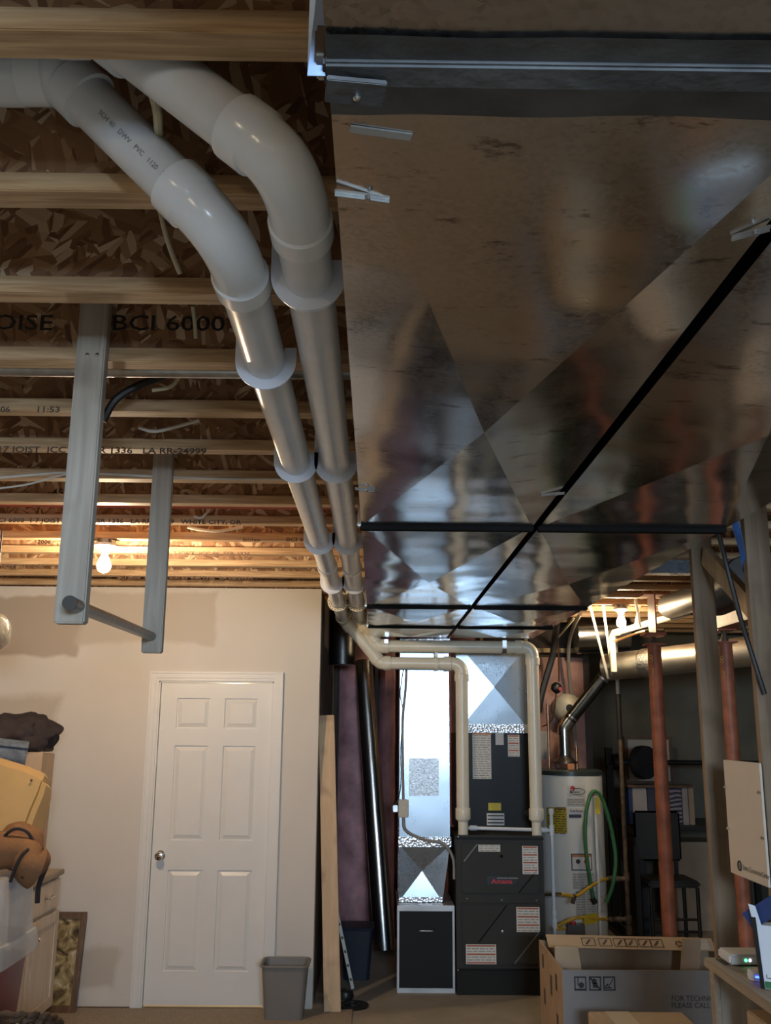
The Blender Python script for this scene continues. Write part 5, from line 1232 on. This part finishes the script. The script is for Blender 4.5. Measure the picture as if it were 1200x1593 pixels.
text('panel_lettering', 'Smart ConnectionCenter', .026, (X_ - .001, y1 - .13, zq), (0, -1, 0), (0, 0, 1), 'ink', T, 'LEFT', .9)
ce = Vector((X_ - .0015, y1 - .10, zq + .009)); MB().tube([ce + Vector((0, .016 * math.cos(t_), .016 * math.sin(t_))) for t_ in [2 * PI * k / 20 for k in range(21)]], .003, 6, False).build('panel_emblem', 'ink', T)
text('panel_emblem', 'e', .026, (X_ - .001, ce.y + .008, ce.z - .007), (0, -1, 0), (0, 0, 1), 'ink', T)
# bench shelf
sz0 = 1.012; sxe = 1.072
T = thing('bench_shelf', (1.2, 2.9, 0), 'rough plywood bench along the wall studs carrying network boxes', 'bench')
ye = WZ(1101, 1489, sz0).y
MB().box(sxe, SX - .001, 2.0, ye, sz0 - .028, sz0).build('top', 'ply', T, .003)
MB().box(sxe + .03, SX - .015, ye - .05, ye - .012, 0, sz0 - .029).build('leg_panel', 'grey_wood', T, .002)
MB().box(sxe + .012, sxe + .03, ye - .055, ye - .012, 0, sz0 - .029).build('leg', 'ply', T, .002)
rp = WZ(1150, 1497, sz0)
T = thing('router', (rp.x, rp.y, sz0), 'flat white router with green lights at the end of the bench', 'router')
MB().box(1.115, 1.255, rp.y - .055, rp.y + .055, sz0 + .004, sz0 + .034).build('case', 'router_white', T, .006)
for px, mt in ((1160.5, 'led_green'), (1167, 'led_white')):
    q = W(px, 1487, rp.y - .0555); MB().lathe((q.x, rp.y - .055, sz0 + .018), [(.004, 0), (.004, -.0012)], (0, 1, 0), 10).build('status_light', mt, T)
mb = MB(); 
for x in (1.11, 1.23): mb.box(x - .006, x + .006, rp.y - .04, rp.y + .04, sz0, sz0 + .004)
mb.build('foot', 'black_plastic', T)
dp = WZ(1177, 1524, sz0)
T = thing('round_hub', (dp.x, dp.y, sz0), 'small round white hub with a blue light on the bench', 'network hub')
MB().lathe((dp.x + .012, dp.y, sz0 + .001), [(.034, 0), (.036, .01), (.035, .022), (.03, .027)], (0, 0, 1), 26).build('case', 'router_white', T, 0, True)
q = Vector((dp.x + .012 - .018, dp.y - .0315, sz0 + .014)); MB().obox(q, (.87, -.5, 0), (.5, .87, 0), (0, 0, 1), .007, .002, .0015).build('status_light', 'led_blue', T)
# product box
by = dp.y - .10
T = thing('product_box', (1.22, by, sz0), 'blue and white product box standing open on the bench at the right edge', 'box')
q0 = W(1187, 1552, by); q1 = W(1172, 1438, by)
MB().hexa([(q0.x, by, sz0 + .001), (q0.x + .16, by - .1, sz0 + .001), (q0.x + .19, by - .05, sz0 + .001), (q0.x + .03, by + .05, sz0 + .001), (q1.x, by, q1.z), (q1.x + .16, by - .1, q1.z + .0), (q1.x + .19, by - .05, q1.z), (q1.x + .03, by + .05, q1.z)]).build('carton', 'product_white', T, .002)
MB().hexa([(q0.x - .004, by - .001, sz0 + .001), (q0.x + .006, by - .008, sz0 + .001), (q0.x + .028, by + .05, sz0 + .001), (q0.x + .018, by + .052, sz0 + .001), (q1.x - .004, by - .001, q1.z + .02), (q1.x + .006, by - .008, q1.z + .02), (q1.x + .028, by + .05, q1.z + .02), (q1.x + .018, by + .052, q1.z + .02)]).build('spine', 'black_plastic', T)
f0, f1, f2 = W(1155, 1421, by + .04), W(1204, 1390, by - .02), W(1172, 1446, by + .01)
f3 = f2 + (f1 - f0); nrm = (f1 - f0).cross(f2 - f0).normalized() * .004
MB().hexa([f2, f3, f1, f0, f2 + nrm, f3 + nrm, f1 + nrm, f0 + nrm]).build('lid_flap', 'product_blue', T)
MB().hexa([(q1.x + .002, by, q1.z), (q1.x + .02, by - .012, q1.z), (q1.x + .02, by - .009, q1.z), (q1.x + .002, by + .003, q1.z), (q1.x - .006, by + .01, q1.z + .055), (q1.x + .01, by, q1.z + .05), (q1.x + .01, by + .003, q1.z + .05), (q1.x - .006, by + .013, q1.z + .055)]).build('tuck_flap', 'product_white', T)
dirx = Vector((.16, -.1, 0)).normalized(); nn_ = Vector((-.1, -.16, 0)).normalized()
mb = MB()
for (u, z), (su, szz) in (((.012, q1.z - .05), (1, -1)), ((.012, sz0 + .03), (1, 1))):
    o_ = Vector((q0.x, by, z)) + dirx * (u + .004) + nn_ * .001
    mb.bar(o_, o_ + dirx * .014, .002, .001, (0, 0, 1)); mb.bar(o_, o_ + Vector((0, 0, .014 * szz)), .002, .001, dirx)
mb.build('corner_print', 'ink', T)
MB().obox(Vector((q0.x, by, sz0 + .012)) + dirx * .09 + nn_ * .0015, dirx, nn_, (0, 0, 1), .08, .001, .009).build('green_band', 'hose_green', T)
# carton below the bench
T = thing('cardboard_box', (1.35, 2.7, 0), 'brown cardboard box under the plywood bench at the right edge', 'box')
MB().box(1.10, 1.26, 2.3, 3.05, .0, .93).build('carton', 'cardboard', T, .004); MB().box(1.13, 1.24, 2.297, 3.053, .5, .504).build('tape_strip', 'tape', T)
mb = MB(); q = W(1165, 1560, 3.05); mb.bar((1.12, 3.0495, .86), (1.15, 3.0495, .80), .004, .001, (0, 1, 0)); 
# big carton
BX0, BY0, BY1 = .955, 5.20, 5.90; BX1 = BX0 + .98
bz1 = W(900, 1509, BY0).z
T = thing('large_carton', (BX0 + .5, (BY0 + BY1) / 2, 0), 'large open cardboard carton with handling symbols in front of the furnace', 'box')
mb = MB(); th = .006
MB().box(BX0, BX1, BY0, BY0 + th, 0, bz1).build('front_wall', 'cardboard_daylit', T); MB().box(BX0, BX1, BY1 - th, BY1, 0, bz1).build('back_wall', 'cardboard', T)
MB().box(BX0 - .001, BX0 + th, BY0 + .001, BY1, 0, bz1 + .001).build('side_wall', 'cardboard', T); MB().box(BX1 - th, BX1 + .001, BY0 + .001, BY1, 0, bz1 + .001).build('side_wall', 'cardboard', T)
MB().box(BX0 + th, BX1 - th, BY0 + th, BY1 - th, 0, .01).build('bottom', 'cardboard_shaded', T)
fa, fb_ = W(866, 1454, BY1 - .03), W(870, 1477, BY1 - .06)
MB().hexa([(BX0 + .02, BY1 - .012, bz1), (BX1, BY1 - .012, bz1), (BX1, BY1 - .006, bz1), (BX0 + .02, BY1 - .006, bz1), (BX0 + .03, BY1 - .05, fa.z + .005), (BX1, BY1 - .05, fa.z - .01), (BX1, BY1 - .044, fa.z - .01), (BX0 + .03, BY1 - .044, fa.z + .005)]).build('flap_riser', 'cardboard_shaded', T)
zf = fa.z
MB().hexa([(BX0 + .03, BY1 - .14, zf - .045), (BX1, BY1 - .14, zf - .06), (BX1, BY1 - .134, zf - .06), (BX0 + .03, BY1 - .134, zf - .045), (BX0 + .03, BY1 - .05, zf + .005), (BX1, BY1 - .05, zf - .01), (BX1, BY1 - .044, zf - .01), (BX0 + .03, BY1 - .044, zf + .005)]).build('folded_flap', 'cardboard_pale', T)
MB().hexa([(BX0 + .02, BY0 + .30, bz1 - .1), (BX0 + .16, BY0 + .28, bz1 - .1), (BX0 + .16, BY0 + .30, bz1 - .1), (BX0 + .02, BY0 + .32, bz1 - .1), (BX0 + .02, BY0 + .30, bz1 + .05), (BX0 + .14, BY0 + .28, bz1 + .05), (BX0 + .14, BY0 + .30, bz1 + .05), (BX0 + .02, BY0 + .32, bz1 + .05)]).build('inner_flap', 'cardboard_pale', T)
MB().hexa([(BX1 - .24, BY0 + .45, bz1 - .1), (BX1 - .14, BY0 + .45, bz1 - .1), (BX1 - .14, BY0 + .47, bz1 - .1), (BX1 - .24, BY0 + .47, bz1 - .1), (BX1 - .22, BY0 + .45, bz1 + .06), (BX1 - .12, BY0 + .45, bz1 + .06), (BX1 - .12, BY0 + .47, bz1 + .06), (BX1 - .22, BY0 + .47, bz1 + .06)]).build('inner_flap', 'cardboard', T)
blob((BX0 + .5, BY0 + .3, bz1 - .17), (.40, .2, .075), .25, 2.2, 11, 4).build('packing_paper', 'cardboard_shaded', T, 0, True)
Yp = BY0 - .0012
for x0_, x1_ in ((893.5, 913), (916.5, 936), (938.5, 958)):
    a, c = W(x0_, 1519, Yp), W(x1_, 1541, Yp); mb = MB(); tk = .006
    for r in ((a.x, c.x, a.z - tk, a.z), (a.x, c.x, c.z, c.z + tk), (a.x, a.x + tk, c.z, a.z), (c.x - tk, c.x, c.z, a.z)): mb.box(r[0], r[1], Yp - .0006, Yp, r[2], r[3])
    cx_, cz_ = (a.x + c.x) / 2, (a.z + c.z) / 2
    if x0_ < 900: mb.lathe((cx_ + .005, Yp, cz_ - .008), [(.014, 0), (.014, -.0006)], (0, 1, 0), 14); mb.bar((cx_ - .012, Yp, cz_ - .01), (cx_ - .012, Yp, cz_ + .028), .005, .0008, (1, 0, 0)); mb.bar((cx_ - .02, Yp, cz_ - .026), (cx_ + .024, Yp, cz_ - .026), .005, .0008, (0, 0, 1))
    elif x0_ < 930: mb.bar((a.x + .006, Yp, a.z - .006), (c.x - .006, Yp, c.z + .006), .008, .0008, (1, 0, 1)); mb.lathe((cx_ - .004, Yp, cz_ + .01), [(.014, 0), (.014, -.0006)], (0, 1, 0), 6); mb.box(cx_ - .012, cx_ + .012, Yp - .0006, Yp, cz_ - .02, cz_ + .004)
    else: mb.bar((cx_ - .024, Yp, cz_ - .02), (cx_ + .012, Yp, cz_ - .02), .006, .0008, (0, 0, 1)); mb.bar((cx_ - .005, Yp, cz_ - .018), (cx_ + .02, Yp, cz_ + .022), .004, .0008, (1, 0, 0)); mb.bar((cx_ - .02, Yp, cz_ - .014), (cx_ - .004, Yp, cz_ - .002), .007, .0008, (0, 0, 1))
    mb.build('handling_symbol', 'ink', T)
for s_, y_ in (('FOR TECHNICAL ASSISTANCE', 1557), ('PLEASE CALL 1-800', 1568)):
    q = W(1045, y_, Yp); text('carton_print', s_, .036, (q.x, Yp, q.z), (1, 0, 0), (0, 0, 1), 'ink', T, 'LEFT', .95)
# print on folded flap: icon frames
fd = Vector((0, .09, .05)).normalized(); fn = Vector((0, -.05, .09)).normalized()
for k, px in enumerate((916, 942, 965, 982, 1004, 1022)):
    u = W(px, 1467, BY1 - .1).x; c_ = Vector((u, BY1 - .097, zf - .0205 - .015 * (u - BX0) / .98)) + fn * .002; mb = MB(); hw = .034 if k != 0 else .036
    for s2 in (-1, 1): mb.bar(c_ + Vector((hw * s2, 0, 0)) - fd * .03, c_ + Vector((hw * s2, 0, 0)) + fd * .03, .004, .001, (1, 0, 0)); mb.bar(c_ + fd * .03 * s2 - Vector((hw, 0, 0)), c_ + fd * .03 * s2 + Vector((hw, 0, 0)), .004, .001, fd)
    mb.bar(c_ - fd * .018 - Vector((.015, 0, 0)), c_ + fd * .018 + Vector((.012, 0, 0)), .010, .001, (1, 0, 0)); mb.build('flap_icon', 'ink_soft', T)
u = W(1057, 1470, BY1 - .1).x; c_ = Vector((u, BY1 - .097, zf - .032)) + fn * .002; mb = MB()
for k in range(3): t_ = 2 * PI * k / 3; mb.bar(c_ + Vector((math.cos(t_) * .022, 0, 0)) + fd * math.sin(t_) * .022, c_ + Vector((math.cos(t_ + 1.5) * .022, 0, 0)) + fd * math.sin(t_ + 1.5) * .022, .008, .001, (1, 0, 0))
mb.build('flap_icon', 'ink_soft', T)
u = W(1090, 1472, BY1 - .1).x; c_ = Vector((u, BY1 - .1, zf - .036)) + fn * .002; MB().obox(c_, (1, 0, 0), fd, fn, .05, .04, .0008).build('address_label', 'sticker_text', T)
# side print
for y_, z, h in ((5.35, bz1 - .06, .08), (5.5, bz1 - .10, .10), (5.75, bz1 - .05, .07), (5.34, bz1 - .25, .05), (5.72, bz1 - .22, .08)):
    MB().box(BX0 - .0022, BX0 - .0012, y_, y_ + .05, z - h, z).build('side_print', 'ink_soft', T)
# small carton in front
ty = 4.45; z_ = W(960, 1574, ty + .38).z
T = thing('small_carton', (1.2, ty, 0), 'closed cardboard box with pale tape at the bottom edge, in front of the carton', 'box')
a, c = W(915, 1574, ty + .38), W(1035, 1576, ty + .38)
MB().box(a.x, c.x + .08, ty, ty + .38, 0, z_).build('carton', 'cardboard_pale', T, .004)
for k in range(7): MB().box(a.x + .01 + k * .014, a.x + .016 + k * .014, ty + .002, ty + .378, z_, z_ + .0015).build('corrugation', 'cardboard', T)
q = W(965, 1580, ty + .3).x; MB().box(q - .05, q + .06, ty, ty + .3805, z_ + .0002, z_ + .0016).build('tape_strip', 'tape', T)
